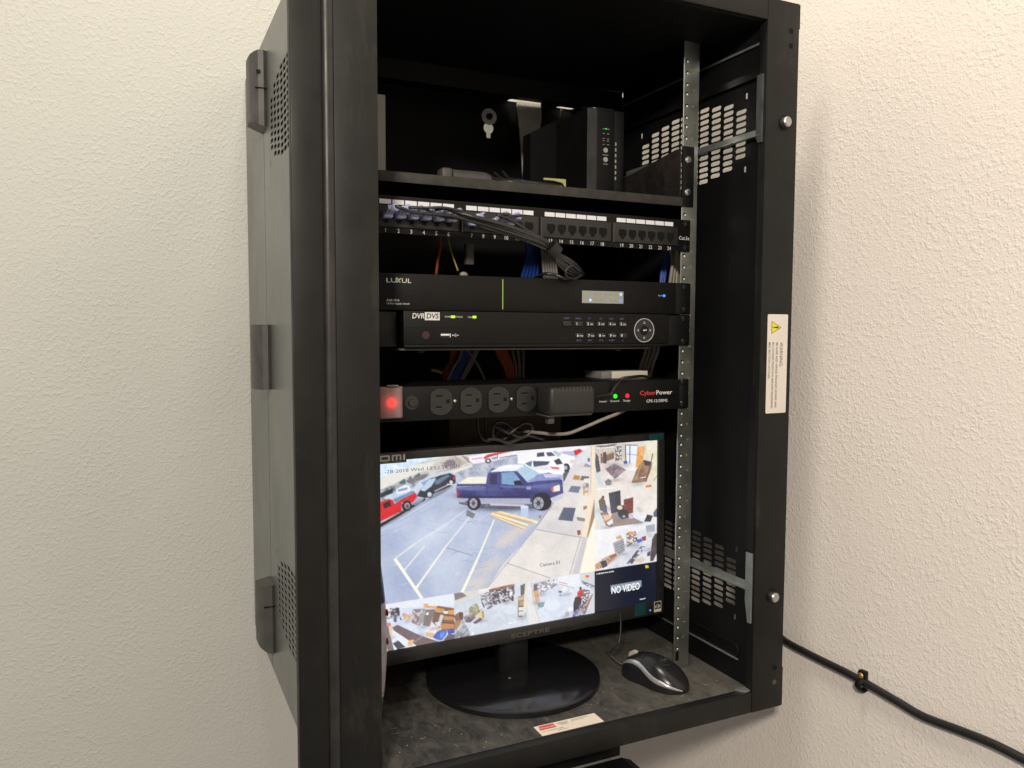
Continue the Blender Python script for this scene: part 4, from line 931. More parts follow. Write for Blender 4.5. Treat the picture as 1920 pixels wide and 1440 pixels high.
# --- the picture on the screen: a lot, seven small camera views. Drawn as coloured vertices of the panel
GW, GH, SS = 640, 360, 2
rw, rh = GW * SS, GH * SS
img = np.full((rh, rw, 3), 20.0)
rng = np.random.RandomState(3)
Hs = SCREEN_H
def uvpx(x, y):
    d = Hs[6] * x + Hs[7] * y + 1
    return (Hs[0] * x + Hs[1] * y + Hs[2]) / d * rw, (Hs[3] * x + Hs[4] * y + Hs[5]) / d * rh
SYS = {1: lambda x, y: (700 + x / 4.5, 800 + y / 4.5), 2: lambda x, y: (1080 + x / 3.6, 800 + y / 3.6), 3: lambda x, y: (700 + x / 4.571, 1060 + y / 4.571)}
def vnoise(h, w, cell):
    gh, gw = int(h / cell) + 3, int(w / cell) + 3
    g = rng.rand(gh, gw)
    ys = np.arange(h) / cell; xs = np.arange(w) / cell
    y0 = ys.astype(int); x0 = xs.astype(int); fy = (ys - y0)[:, None]; fx = (xs - x0)[None]
    fy = fy * fy * (3 - 2 * fy); fx = fx * fx * (3 - 2 * fx)
    a = g[y0][:, x0]; b_ = g[y0][:, x0 + 1]; c = g[y0 + 1][:, x0]; d = g[y0 + 1][:, x0 + 1]
    return (a * (1 - fx) + b_ * fx) * (1 - fy) + (c * (1 - fx) + d * fx) * fy - 0.5
CLIP = None
def poly(s, pts, col, n=0, cell=6, col2=None, pal=None):
    """fill a polygon; n: speckle, col2: blotches of a second colour, pal: patchwork of small goods"""
    P = np.array([uvpx(*SYS[s](*p)) for p in pts])
    x0, y0 = np.floor(P.min(0)).astype(int); x1, y1 = np.ceil(P.max(0)).astype(int) + 1
    x0, y0 = max(x0, 0), max(y0, 0); x1, y1 = min(x1, rw), min(y1, rh)
    if x1 <= x0 or y1 <= y0: return
    X, Y = np.meshgrid(np.arange(x0, x1) + 0.5, np.arange(y0, y1) + 0.5)
    ins = np.zeros(X.shape, bool)
    for i in range(len(P)):
        (ax, ay), (bx, by) = P[i], P[(i + 1) % len(P)]
        if ay == by: continue
        c = (ay > Y) != (by > Y)
        ins ^= c & (X < (bx - ax) * (Y - ay) / (by - ay) + ax)
    if CLIP is not None: ins &= CLIP[y0:y1, x0:x1]
    colr = np.ones(X.shape + (3,)) * np.array(col, float)
    if col2 is not None:
        t = np.clip(0.5 + 2.2 * (0.6 * vnoise(*X.shape, cell * 4) + 0.4 * vnoise(*X.shape, cell * 1.3)), 0, 1)[..., None]
        colr = colr * (1 - t) + np.array(col2, float) * t
    if pal is not None:
        gh, gw = int(X.shape[0] / cell) + 2, int(X.shape[1] / (cell * 1.3)) + 2
        idx = rng.randint(0, len(pal), (gh, gw))
        off = (rng.rand(gh) * cell).astype(int)
        yi = (np.arange(X.shape[0]) / cell).astype(int)
        xi = ((np.arange(X.shape[1])[None] + off[yi][:, None]) / (cell * 1.3)).astype(int)
        xi = np.clip(xi, 0, gw - 1)
        colr = np.array(pal, float)[idx[yi[:, None], xi]]
    if n: colr = colr + (n * 2 * (0.6 * vnoise(*X.shape, cell) + 0.4 * vnoise(*X.shape, 2.2)))[..., None]
    sub = img[y0:y1, x0:x1]; sub[ins] = np.clip(colr[ins], 0, 255)
def ln(s, a, b_, w0, col, w1=None):
    w1 = w0 if w1 is None else w1
    d = np.array(b_, float) - a; L = np.hypot(*d); nx, ny = -d[1] / L, d[0] / L
    poly(s, [(a[0] + nx * w0 / 2, a[1] + ny * w0 / 2), (b_[0] + nx * w1 / 2, b_[1] + ny * w1 / 2), (b_[0] - nx * w1 / 2, b_[1] - ny * w1 / 2), (a[0] - nx * w0 / 2, a[1] - ny * w0 / 2)], col)
def ell(s, c, rx, ry, col, rot=0, **k):
    cs, sn = math.cos(rot), math.sin(rot)
    poly(s, [(c[0] + rx * math.cos(a) * cs - ry * math.sin(a) * sn, c[1] + rx * math.cos(a) * sn + ry * math.sin(a) * cs) for a in np.linspace(0, 2 * math.pi, 28)[:-1]], col, **k)
def soft(s, c, rx, ry, col, amt, rot=0):
    (cx_, cy_), (ax_, ay_), (bx_, by_) = (uvpx(*SYS[s](*q)) for q in (c, (c[0] + rx * math.cos(rot), c[1] + rx * math.sin(rot)), (c[0] - ry * math.sin(rot), c[1] + ry * math.cos(rot))))
    A_ = np.array([[ax_ - cx_, bx_ - cx_], [ay_ - cy_, by_ - cy_]]); I_ = np.linalg.inv(A_)
    ex_ = 2.2 * (abs(A_[0, 0]) + abs(A_[0, 1])); ey_ = 2.2 * (abs(A_[1, 0]) + abs(A_[1, 1]))
    x0, x1 = int(max(0, cx_ - ex_)), int(min(rw, cx_ + ex_)); y0, y1 = int(max(0, cy_ - ey_)), int(min(rh, cy_ + ey_))
    if x1 <= x0 or y1 <= y0: return
    X, Y = np.meshgrid(np.arange(x0, x1) + .5 - cx_, np.arange(y0, y1) + .5 - cy_)
    d2 = (I_[0, 0] * X + I_[0, 1] * Y) ** 2 + (I_[1, 0] * X + I_[1, 1] * Y) ** 2
    w_ = amt * np.exp(-1.1 * d2)
    if CLIP is not None: w_ = w_ * CLIP[y0:y1, x0:x1]
    w_ = w_[..., None]; img[y0:y1, x0:x1] = img[y0:y1, x0:x1] * (1 - w_) + np.array(col, float) * w_
def clip_uv(u0, u1, v0, v1):
    global CLIP
    CLIP = np.zeros((rh, rw), bool); CLIP[int(v0 * rh):int(v1 * rh), int(u0 * rw):int(u1 * rw)] = True
WHEEL, HUB = (48, 48, 58), (165, 168, 180)

# the large view
clip_uv(0, 0.75, 0, 0.75)
poly(1, [(-40, 100), (1900, 100), (1900, 1500), (-40, 1500)], (166, 178, 208), 4, 30, (176, 187, 212))
poly(1, [(-40, 900), (500, 700), (1000, 900), (900, 1460), (-40, 1460)], (168, 180, 208), 5, 34, (182, 193, 216))
for c_, rx_, ry_, k_, m_, r_ in (((480, 930), 260, 110, (206, 215, 232), .75, -.5), ((620, 1120), 200, 120, (200, 209, 228), .6, -.4), ((250, 1300), 160, 120, (150, 163, 200), .5, 0), ((980, 330), 200, 40, (140, 148, 172), .6, -.2),
                                ((820, 830), 160, 70, (196, 204, 222), .5, -.3), ((640, 470), 160, 50, (196, 203, 220), .5, -.5), ((130, 960), 120, 90, (152, 165, 202), .5, 0), ((760, 1330), 160, 100, (190, 196, 212), .5, 0)):
    soft(1, c_, rx_, ry_, k_, m_, r_)
poly(1, [(-40, 330), (640, 240), (840, 235), (840, 330), (690, 380), (-40, 640)], (206, 203, 196), 10, 5, (188, 184, 180))
poly(1, [(-40, 310), (640, 232), (520, 270), (400, 300), (70, 430), (-40, 470)], (178, 208, 242), 6, 8, (226, 236, 250))
poly(1, [(60, 440), (330, 320), (520, 300), (480, 350), (300, 420), (60, 530)], (222, 220, 214), 6)
for a in ((215, 470, 60), (290, 445, 34), (340, 420, 62)): poly(1, [(a[0], a[1]), (a[0] + a[2] * .8, a[1] - 35), (a[0] + a[2], a[1] + 5), (a[0] + a[2] * .4, a[1] + 40)], (70, 110, 115), 6)
poly(1, [(560, 300), (690, 250), (790, 300), (700, 350), (600, 380)], (150, 140, 135), 22, 5, (195, 185, 170))
for k in range(6): ln(1, (740 + k * 12, 240 + k * 4), (800 + k * 6, 300), 3, (120, 105, 95))
poly(1, [(690, 370), (830, 320), (1000, 300), (1215, 240), (1215, 300), (1000, 380), (760, 440)], (150, 158, 180), 8, 6, (190, 195, 210))
poly(1, [(640, 380), (830, 318), (840, 335), (660, 400)], (225, 218, 205))
# coach
poly(1, [(800, 250), (1200, 185), (1890, 160), (1890, 150), (1890, 190), (1215, 235), (1000, 290), (850, 312), (810, 290)], (232, 230, 238), 5)
poly(1, [(925, 262), (960, 235), (1060, 215), (1190, 195), (1190, 204), (1060, 232), (960, 262), (935, 275)], (205, 50, 60)); ln(1, (832, 275), (920, 262), 7, (220, 90, 100))
ln(1, (1045, 215), (1045, 270), 8, (190, 60, 70)); poly(1, [(995, 262), (1040, 252), (1040, 270), (1000, 278)], (150, 130, 170))
ell(1, (967, 288), 26, 22, WHEEL); ell(1, (967, 288), 13, 12, (210, 210, 220)); ln(1, (1060, 262), (1210, 238), 6, (80, 80, 95))
# white pickup at the back
poly(1, [(1215, 235), (1370, 200), (1530, 190), (1600, 228), (1700, 252), (1712, 320), (1690, 345), (1600, 350), (1215, 310)], (236, 235, 236), 5)
poly(1, [(1378, 222), (1440, 213), (1442, 252), (1378, 256)], (70, 72, 100)); poly(1, [(1455, 216), (1500, 214), (1535, 245), (1470, 250)], (80, 84, 112))
poly(1, [(1530, 200), (1590, 228), (1560, 254), (1510, 215)], (175, 190, 205)); ell(1, (1625, 345), 32, 36, WHEEL); ell(1, (1622, 345), 14, 18, HUB); poly(1, [(1655, 285), (1700, 275), (1702, 300), (1660, 308)], (220, 200, 195))
poly(1, [(1690, 200), (1740, 185), (1775, 215), (1750, 240), (1700, 240)], (205, 35, 45), 30, 5); ln(1, (1760, 210), (1825, 212), 8, (180, 40, 50))
# white crossover
poly(1, [(1270, 305), (1340, 262), (1440, 250), (1560, 258), (1600, 290), (1612, 350), (1605, 405), (1400, 395), (1290, 330)], (240, 240, 243), 4)
poly(1, [(1278, 308), (1338, 285), (1332, 340), (1300, 325)], (95, 125, 150)); poly(1, [(1345, 288), (1490, 292), (1470, 322), (1350, 340)], (72, 80, 108)); poly(1, [(1520, 285), (1565, 265), (1598, 312), (1545, 322)], (60, 62, 75))
poly(1, [(1488, 336), (1568, 342), (1562, 362), (1510, 356)], (225, 60, 80)); poly(1, [(1600, 390), (1680, 360), (1660, 430), (1600, 460)], (95, 90, 100), 8)
# footway
poly(1, [(960, 1360), (1365, 850), (1500, 660), (1600, 480), (1720, 235), (1835, 160), (1900, 160), (1900, 1300), (1400, 1500)], (206, 202, 204), 4, 30, (222, 216, 212))
poly(1, [(1100, 1150), (1370, 870), (1760, 940), (1660, 1250), (1400, 1500), (960, 1360)], (214, 208, 205), 3, 30, (228, 221, 215))
for a, b_ in (((1370, 868), (1745, 932)), ((1125, 1150), (1560, 1300)), ((1748, 930), (1655, 1245))): ln(1, a, b_, 4, (130, 128, 135))
ln(1, (960, 1360), (1370, 850), 5, (150, 150, 160)); ln(1, (1370, 850), (1520, 640), 6, (120, 118, 130))
for c_, rx_, ry_ in (((1180, 900), 130, 55), ((1110, 970), 90, 45), ((1260, 850), 70, 30), ((980, 1180), 120, 60), ((880, 1320), 110, 70)): soft(1, c_, rx_, ry_, (222, 205, 188), .62, -.5)
# worn asphalt: pale tyre sweeps, tar patches, cracks
for k in range(46):
    x_, y_ = 60 + 900 * rng.rand(), 720 + 680 * rng.rand()
    a_ = -0.75 + 0.5 * rng.rand(); l_ = 40 + 160 * rng.rand()
    g = int(rng.choice([-9, -6, 7, 11, 15]))
    ln(1, (x_, y_), (x_ + l_ * math.cos(a_), y_ + l_ * math.sin(a_)), 3 + 9 * rng.rand(), (176 + g, 187 + g, 211 + g), 1)
for k in range(7):
    x_, y_ = 250 + 600 * rng.rand(), 760 + 560 * rng.rand()
    for q in range(6):
        nx_, ny_ = x_ + 20 + 25 * rng.rand(), y_ + 30 * (rng.rand() - 0.35)
        ln(1, (x_, y_), (nx_, ny_), 2.2, (134, 142, 164)); x_, y_ = nx_, ny_
for k in range(120):
    x_, y_ = 1000 + 800 * rng.rand(), 700 + 600 * rng.rand()
    ell(1, (x_, y_), 2 + 5 * rng.rand(), 1.5 + 3 * rng.rand(), [(196, 190, 188), (232, 226, 220), (205, 192, 178)][k % 3])
# bay markings
LM = (240, 238, 220)
ln(1, (180, 1112), (410, 1450), 26, LM); ln(1, (180, 1115), (352, 985), 8, LM); ln(1, (255, 1215), (432, 1003), 10, LM, 7)
ln(1, (352, 1372), (610, 1010), 18, LM, 12); ln(1, (610, 1010), (850, 712), 12, (228, 228, 222), 7)
ln(1, (745, 1402), (880, 1110), 24, LM, 18); ln(1, (880, 1110), (1020, 780), 17, LM, 10)
ln(1, (352, 985), (600, 830), 7, (226, 228, 228)); ln(1, (600, 830), (790, 692), 6, (220, 222, 228)); ln(1, (485, 925), (640, 815), 5, (214, 218, 226))
ln(1, (610, 1018), (840, 1090), 4, (110, 112, 125)); ln(1, (1190, 740), (1235, 705), 6, (220, 205, 170))
ln(1, (60, 880), (690, 505), 5, (215, 220, 228)); ln(1, (60, 905), (520, 640), 3, (200, 206, 220))
# parked cars on the left
poly(1, [(-20, 560), (180, 490), (300, 470), (460, 380), (480, 440), (330, 560), (100, 620), (-20, 680)], (110, 115, 125), 25, 5, (190, 200, 215))
poly(1, [(60, 560), (170, 515), (160, 560), (60, 600)], (45, 55, 60), 12); poly(1, [(80, 600), (210, 540), (320, 560), (170, 640)], (185, 205, 225), 14)
poly(1, [(190, 530), (265, 488), (305, 500), (310, 545), (200, 570)], (225, 230, 240), 8); poly(1, [(205, 530), (290, 510), (285, 530), (210, 550)], (130, 150, 175))
poly(1, [(270, 455), (420, 400), (460, 405), (430, 440), (300, 480)], (120, 115, 120), 15)
poly(1, [(585, 305), (640, 278), (690, 290), (690, 320), (600, 340)], (130, 115, 130), 20)
poly(1, [(320, 530), (400, 450), (560, 385), (650, 365), (690, 395), (560, 450), (420, 545), (340, 570)], (196, 206, 224), 8); poly(1, [(400, 470), (500, 425), (520, 440), (420, 500)], (130, 165, 195))
poly(1, [(365, 585), (395, 530), (480, 440), (560, 410), (645, 390), (692, 415), (695, 470), (640, 510), (520, 560), (440, 602)], (52, 54, 66), 6)
poly(1, [(395, 535), (470, 445), (530, 432), (490, 500), (430, 545)], (180, 205, 225), 8); poly(1, [(520, 455), (620, 405), (650, 412), (560, 478), (520, 490)], (95, 120, 145), 6)
ell(1, (475, 572), 27, 30, (40, 40, 50)); ell(1, (473, 572), 18, 21, (205, 208, 220)); ell(1, (655, 468), 25, 26, (40, 40, 50)); ell(1, (655, 468), 15, 17, (200, 205, 215)); ln(1, (515, 545), (640, 485), 6, (220, 220, 225)); poly(1, [(670, 425), (690, 420), (690, 445), (675, 448)], (200, 50, 60))
# red pickup
poly(1, [(-20, 860), (60, 815), (240, 715), (430, 600), (440, 618), (60, 850), (-20, 890)], (42, 38, 44), 6)
poly(1, [(-20, 660), (130, 608), (165, 618), (175, 650), (345, 545), (372, 590), (330, 640), (240, 640), (235, 715), (60, 800), (-20, 830)], (222, 34, 42), 8)
poly(1, [(78, 650), (138, 618), (150, 668), (90, 692)], (62, 40, 46)); poly(1, [(165, 612), (335, 540), (350, 556), (182, 640)], (105, 140, 180), 18); poly(1, [(0, 690), (55, 665), (60, 720), (0, 745)], (90, 40, 50))
ell(1, (282, 668), 42, 46, (40, 38, 44)); ell(1, (285, 668), 24, 28, (150, 150, 160)); ell(1, (285, 668), 10, 12, (60, 60, 70)); ln(1, (80, 800), (220, 722), 5, (230, 225, 225)); poly(1, [(330, 650), (430, 600), (400, 640), (350, 665)], (150, 155, 170), 12)
# blue pickup
poly(1, [(720, 620), (900, 650), (1350, 650), (1500, 640), (1470, 700), (1330, 690), (900, 690), (720, 650)], (92, 92, 112), 8, 6, (130, 132, 152))
poly(1, [(706, 482), (795, 425), (955, 422), (950, 495), (730, 500)], (234, 230, 208), 5); poly(1, [(706, 482), (950, 480), (950, 498), (700, 505)], (70, 75, 130))
poly(1, [(697, 512), (945, 498), (962, 400), (1000, 350), (1200, 360), (1300, 470), (1540, 430), (1592, 450), (1602, 560), (1500, 600), (1320, 640), (960, 632), (890, 612), (705, 600)], (58, 62, 122), 6, 14, (72, 78, 142))
poly(1, [(700, 516), (945, 502), (955, 520), (702, 532)], (96, 102, 164), 4); poly(1, [(1068, 498), (1300, 498), (1560, 470), (1590, 500), (1300, 520), (1068, 512)], (92, 98, 160), 4); poly(1, [(720, 575), (960, 585), (1320, 580), (1320, 604), (890, 603), (720, 598)], (44, 46, 98), 4)
poly(1, [(975, 385), (1060, 340), (1150, 320), (1275, 318), (1212, 372), (1060, 378)], (228, 230, 240), 5); poly(1, [(1370, 405), (1480, 385), (1590, 430), (1570, 445), (1300, 462), (1360, 430)], (134, 142, 200), 8); poly(1, [(1430, 400), (1530, 400), (1570, 425), (1450, 430)], (195, 200, 228), 4)
poly(1, [(1208, 368), (1278, 322), (1400, 392), (1292, 460)], (168, 202, 222), 10); poly(1, [(1080, 388), (1180, 378), (1262, 478), (1190, 492), (1082, 482)], (118, 158, 198), 8); poly(1, [(985, 402), (1045, 392), (1045, 486), (980, 486)], (52, 50, 92), 5)
poly(1, [(1182, 458), (1238, 450), (1266, 488), (1190, 492)], (38, 36, 58)); ln(1, (1062, 380), (1062, 600), 3, (40, 42, 95)); ln(1, (950, 490), (968, 630), 4, (38, 40, 90)); ln(1, (1290, 480), (1290, 600), 3, (42, 44, 98)); poly(1, [(1066, 512), (1092, 512), (1092, 526), (1066, 526)], (40, 42, 90))
poly(1, [(885, 603), (1322, 604), (1322, 642), (965, 640), (890, 632)], (166, 170, 192), 4); poly(1, [(697, 600), (790, 604), (780, 640), (715, 632)], (175, 175, 190))
soft(1, (1250, 565), 260, 30, (40, 42, 92), .5); soft(1, (800, 580), 120, 26, (40, 42, 92), .5); soft(1, (1440, 520), 90, 26, (104, 110, 170), .6); soft(1, (840, 530), 110, 10, (112, 118, 176), .7); soft(1, (1150, 335), 90, 12, (250, 250, 252), .8); soft(1, (1120, 690), 300, 26, (70, 74, 96), .75)
ell(1, (848, 645), 58, 60, (38, 38, 50)); ell(1, (843, 645), 33, 42, (160, 162, 176)); ell(1, (843, 645), 14, 18, (70, 72, 86))
ell(1, (1420, 632), 84, 78, (38, 38, 50)); ell(1, (1392, 645), 44, 52, (158, 160, 174)); ell(1, (1392, 645), 18, 22, (66, 68, 82))
for k in range(6):
    a = k * 1.047; ln(1, (1392 + 18 * math.cos(a), 645 + 22 * math.sin(a)), (1392 + 40 * math.cos(a), 645 + 48 * math.sin(a)), 5, (80, 82, 96)); ln(1, (843 + 14 * math.cos(a), 645 + 18 * math.sin(a)), (843 + 30 * math.cos(a), 645 + 38 * math.sin(a)), 4, (80, 82, 96))
poly(1, [(1500, 512), (1570, 488), (1572, 540), (1508, 552)], (238, 228, 205)); poly(1, [(1498, 512), (1520, 506), (1522, 548), (1506, 552)], (225, 110, 70)); poly(1, [(1490, 604), (1592, 575), (1600, 602), (1508, 638)], (196, 194, 206), 5)
poly(1, [(985, 648), (1275, 655), (1275, 672), (985, 664)], (206, 186, 196)); poly(1, [(697, 530), (718, 545), (720, 598), (702, 570)], (190, 45, 60)); poly(1, [(1290, 505), (1330, 505), (1330, 530), (1290, 530)], (150, 150, 190)); ln(1, (620, 485), (700, 492), 8, (230, 230, 235)); ln(1, (760, 645), (800, 620), 8, (110, 95, 90))
poly(1, [(790, 700), (860, 735), (840, 775), (780, 750)], (120, 122, 135), 10)
# bucket and planks
poly(1, [(1240, 676), (1272, 664), (1308, 672), (1305, 760), (1275, 770), (1248, 758)], (182, 198, 226), 6); ell(1, (1274, 676), 33, 12, (205, 216, 236))
poly(1, [(1045, 718), (1070, 712), (1390, 795), (1382, 820), (1345, 808)], (246, 222, 170), 4); poly(1, [(1000, 725), (1040, 715), (1345, 800), (1330, 812)], (228, 196, 140), 4); poly(1, [(985, 740), (1010, 722), (1308, 825), (1300, 840)], (248, 226, 178), 4); poly(1, [(975, 745), (1000, 738), (1282, 855), (1268, 866)], (240, 214, 164), 4)
for a, b_ in (((1010, 726), (1340, 812)), ((990, 742), (1300, 842)), ((976, 748), (1268, 866))): ln(1, a, b_, 4, (165, 130, 95))
poly(1, [(1395, 750), (1415, 745), (1412, 770), (1396, 775)], (170, 120, 90))
# mats, tables and the post on the right
poly(1, [(1556, 785), (1605, 680), (1706, 685), (1680, 798)], (92, 98, 122), 6); poly(1, [(1642, 548), (1668, 498), (1750, 504), (1728, 560)], (112, 122, 146), 5)
poly(1, [(1678, 445), (1694, 408), (1745, 414), (1735, 450)], (196, 130, 76), 12); poly(1, [(1740, 452), (1756, 414), (1822, 420), (1815, 450)], (112, 104, 104), 8); poly(1, [(1770, 338), (1785, 310), (1838, 318), (1830, 342)], (150, 152, 172), 6)
poly(1, [(1730, 240), (1780, 225), (1835, 230), (1835, 330), (1780, 300), (1700, 330)], (214, 216, 222), 6)
poly(1, [(1700, 745), (1765, 500), (1775, 440), (1830, 432), (1822, 600), (1785, 772), (1712, 760)], (226, 222, 214), 5); poly(1, [(1712, 760), (1785, 772), (1782, 800), (1720, 790)], (140, 132, 130), 6)
poly(1, [(1755, 510), (1780, 470), (1815, 478), (1818, 545), (1790, 560)], (225, 214, 190), 12, 4, (120, 115, 140)); poly(1, [(1762, 530), (1815, 540), (1812, 582), (1770, 580)], (214, 168, 112), 14); ell(1, (1795, 570), 12, 12, (235, 230, 220)); poly(1, [(1768, 672), (1802, 665), (1800, 690), (1772, 705)], (170, 120, 70), 18)
poly(1, [(1805, 265), (1825, 265), (1825, 295), (1808, 295)], (110, 105, 120), 12)
poly(1, [(1715, 875), (1745, 870), (1750, 905), (1725, 918)], (150, 85, 60), 16); ln(1, (1615, 890), (1640, 810), 4, (225, 222, 220))
poly(1, [(1838, 160), (1870, 158), (1870, 700), (1805, 932), (1756, 922), (1790, 760), (1830, 560)], (238, 218, 192), 4); poly(1, [(1866, 600), (1872, 600), (1872, 740), (1808, 935), (1800, 930)], (160, 130, 105)); ln(1, (1838, 165), (1832, 560), 4, (190, 160, 130))
poly(1, [(1738, 1240), (1812, 935), (1872, 745), (1900, 745), (1900, 1300), (1720, 1300)], (248, 236, 214), 4); poly(1, [(1680, 1240), (1770, 930), (1800, 940), (1735, 1240)], (198, 194, 198), 4)
for k in range(5): ln(1, (690 + 9 * k, 1250 - 6 * k), (696 + 9 * k, 1246 - 6 * k), 5, (235, 238, 240))

soft(1, (1440, 350), 160, 18, (190, 194, 206), .5); soft(1, (250, 720), 160, 24, (44, 44, 56), .4, -.6); soft(1, (560, 560), 130, 18, (60, 62, 76), .5, -.5)
# four views down the right side
GOODS = [(60, 58, 62), (205, 200, 200), (150, 110, 80), (90, 80, 82), (120, 125, 140), (225, 220, 215), (170, 90, 60), (45, 50, 70)]
clip_uv(0.75, 1, 0, 0.25)
poly(2, [(100, 60), (600, 60), (600, 410), (100, 430)], (214, 204, 194), 6, 8, (226, 214, 204))
poly(2, [(128, 130), (330, 110), (330, 200), (128, 215)], (196, 186, 172), 6); poly(2, [(150, 300), (190, 240), (330, 240), (430, 268), (372, 382), (170, 400)], (216, 200, 194), 5, 8, (236, 224, 216)); poly(2, [(290, 240), (400, 255), (400, 300), (330, 290)], (240, 232, 226))
poly(2, [(130, 260), (190, 400), (160, 402), (128, 330)], (190, 205, 215)); poly(2, [(130, 175), (150, 200), (165, 300), (138, 312), (128, 260)], (60, 62, 70), 25, 5)
poly(2, [(163, 205), (255, 170), (257, 215), (165, 250)], (112, 84, 64), 10); poly(2, [(163, 195), (250, 162), (255, 172), (165, 205)], (190, 160, 130)); poly(2, [(180, 175), (200, 168), (207, 210), (204, 248), (185, 248)], (70, 50, 48), 14); ell(2, (170, 190), 7, 9, (120, 70, 60))
poly(2, [(262, 135), (305, 122), (308, 225), (262, 232)], (150, 140, 130), pal=GOODS[:6], cell=5); poly(2, [(128, 128), (200, 125), (280, 112), (260, 128), (170, 145)], (90, 90, 92), 14)
poly(2, [(330, 120), (412, 122), (405, 262), (332, 238)], (226, 234, 252), 4); poly(2, [(330, 120), (336, 120), (338, 240), (331, 238)], (55, 60, 85)); poly(2, [(360, 122), (366, 122), (364, 250), (358, 246)], (60, 62, 85)); poly(2, [(330, 120), (414, 122), (414, 128), (330, 126)], (70, 70, 90)); poly(2, [(336, 182), (410, 190), (410, 194), (336, 186)], (110, 120, 150))
poly(2, [(414, 134), (468, 130), (440, 282), (400, 270)], (228, 142, 52), 8, 6, (236, 166, 84)); ell(2, (442, 185), 6, 9, (240, 190, 110)); poly(2, [(470, 95), (550, 92), (550, 378), (480, 376), (500, 250), (480, 180)], (218, 210, 172), 4, 8, (232, 226, 200))
poly(2, [(372, 380), (408, 290), (455, 222), (515, 240), (505, 290), (470, 378)], (118, 82, 58), 16, 5, (160, 118, 84)); ln(2, (470, 378), (518, 180), 6, (70, 50, 42)); ln(2, (400, 360), (440, 250), 4, (200, 160, 120)); poly(2, [(455, 225), (505, 235), (500, 262), (462, 262)], (60, 48, 46), 12); ell(2, (332, 240), 14, 12, (50, 80, 150)); ell(2, (322, 205), 8, 14, (225, 190, 110)); ln(2, (545, 330), (520, 370), 3, (90, 70, 60))
poly(2, [(192, 285), (260, 248), (336, 290), (260, 354)], (98, 84, 92), 34, 5, (150, 128, 136)); poly(2, [(190, 370), (215, 350), (240, 365), (235, 395), (200, 395)], (110, 110, 120), 40, 4)
clip_uv(0.75, 1, 0.25, 0.5)
poly(2, [(100, 360), (600, 340), (600, 660), (100, 700)], (224, 214, 204), 4, 9, (234, 226, 216))
poly(2, [(240, 590), (300, 556), (470, 640), (470, 660), (215, 690)], (146, 124, 118), 8); poly(2, [(128, 480), (190, 660), (170, 690), (128, 600)], (205, 215, 220))
poly(2, [(218, 448), (298, 428), (304, 565), (236, 588)], (44, 44, 56), 4); poly(2, [(228, 456), (262, 448), (266, 575), (240, 582)], (54, 54, 68)); poly(2, [(320, 492), (386, 474), (384, 580), (326, 596)], (116, 50, 42), 6); [ln(2, (322, 520 + 22 * k), (385, 503 + 24 * k), 3, (80, 32, 30)) for k in range(4)]
poly(2, [(338, 470), (350, 458), (362, 470), (362, 482), (338, 486)], (225, 225, 228), 16)
poly(2, [(272, 540), (320, 528), (350, 570), (352, 612), (312, 625), (285, 605)], (40, 46, 56), 10); ell(2, (294, 546), 19, 14, (232, 200, 158)); ell(2, (335, 545), 18, 18, (118, 52, 40)); ell(2, (322, 605), 9, 8, (220, 170, 150))
poly(2, [(150, 500), (178, 470), (196, 500), (208, 572), (188, 578), (160, 560)], (92, 82, 66), 12); ell(2, (181, 475), 9, 10, (80, 40, 36)); poly(2, [(190, 535), (206, 530), (208, 575), (192, 578)], (50, 70, 150))
poly(2, [(160, 580), (210, 575), (245, 640), (240, 672), (200, 668)], (206, 176, 150), 24, 6, (90, 70, 60)); poly(2, [(185, 600), (228, 592), (232, 620), (196, 636)], (236, 186, 142)); poly(2, [(205, 650), (245, 620), (248, 650), (222, 668)], (230, 230, 232))
poly(2, [(386, 570), (490, 592), (462, 650), (384, 612)], (226, 226, 228), 4); poly(2, [(400, 545), (430, 540), (455, 575), (420, 580)], (200, 200, 206), 22, 4); poly(2, [(478, 592), (518, 600), (502, 642), (458, 640)], (42, 46, 54), 10); poly(2, [(520, 580), (545, 545), (545, 610), (522, 608)], (70, 85, 110), 10); poly(2, [(355, 590), (382, 584), (384, 618), (358, 622)], (190, 190, 198))
poly(2, [(470, 396), (508, 390), (508, 407), (470, 412)], (232, 110, 40), 18)
clip_uv(0.75, 1, 0.5, 0.75)
poly(2, [(100, 640), (600, 610), (600, 930), (100, 990)], (236, 234, 236), 4, 9, (226, 226, 232)); poly(2, [(350, 760), (430, 700), (545, 660), (545, 900), (200, 965)], (214, 214, 226), 6)
poly(2, [(208, 960), (300, 880), (420, 795), (520, 752), (500, 905), (330, 945)], (196, 198, 212), 8, 6, (220, 222, 232)); poly(2, [(338, 925), (432, 806), (470, 808), (378, 925)], (92, 90, 100), pal=[(66, 64, 70), (210, 210, 220), (58, 56, 64), (80, 80, 88)], cell=6)
poly(2, [(246, 785), (318, 752), (330, 838), (282, 872), (262, 850)], (150, 152, 162), 14); [ln(2, (262 + 4 * k, 800 + 18 * k), (322, 775 + 18 * k), 4, (90, 90, 100)) for k in range(4)]
poly(2, [(332, 722), (402, 704), (414, 768), (345, 812)], (130, 100, 84), pal=GOODS, cell=7); poly(2, [(268, 745), (300, 730), (312, 752), (272, 760)], (222, 152, 88), 10); poly(2, [(345, 712), (372, 704), (398, 720), (362, 735)], (216, 146, 82), 14)
poly(2, [(405, 765), (440, 752), (446, 775), (415, 786)], (44, 84, 200), 16); poly(2, [(440, 745), (470, 735), (472, 765), (448, 772)], (150, 50, 44), 22); poly(2, [(470, 715), (500, 700), (520, 740), (490, 750)], (200, 196, 190), 20, 4); poly(2, [(468, 668), (530, 655), (530, 705), (475, 712)], (150, 160, 172), 6)
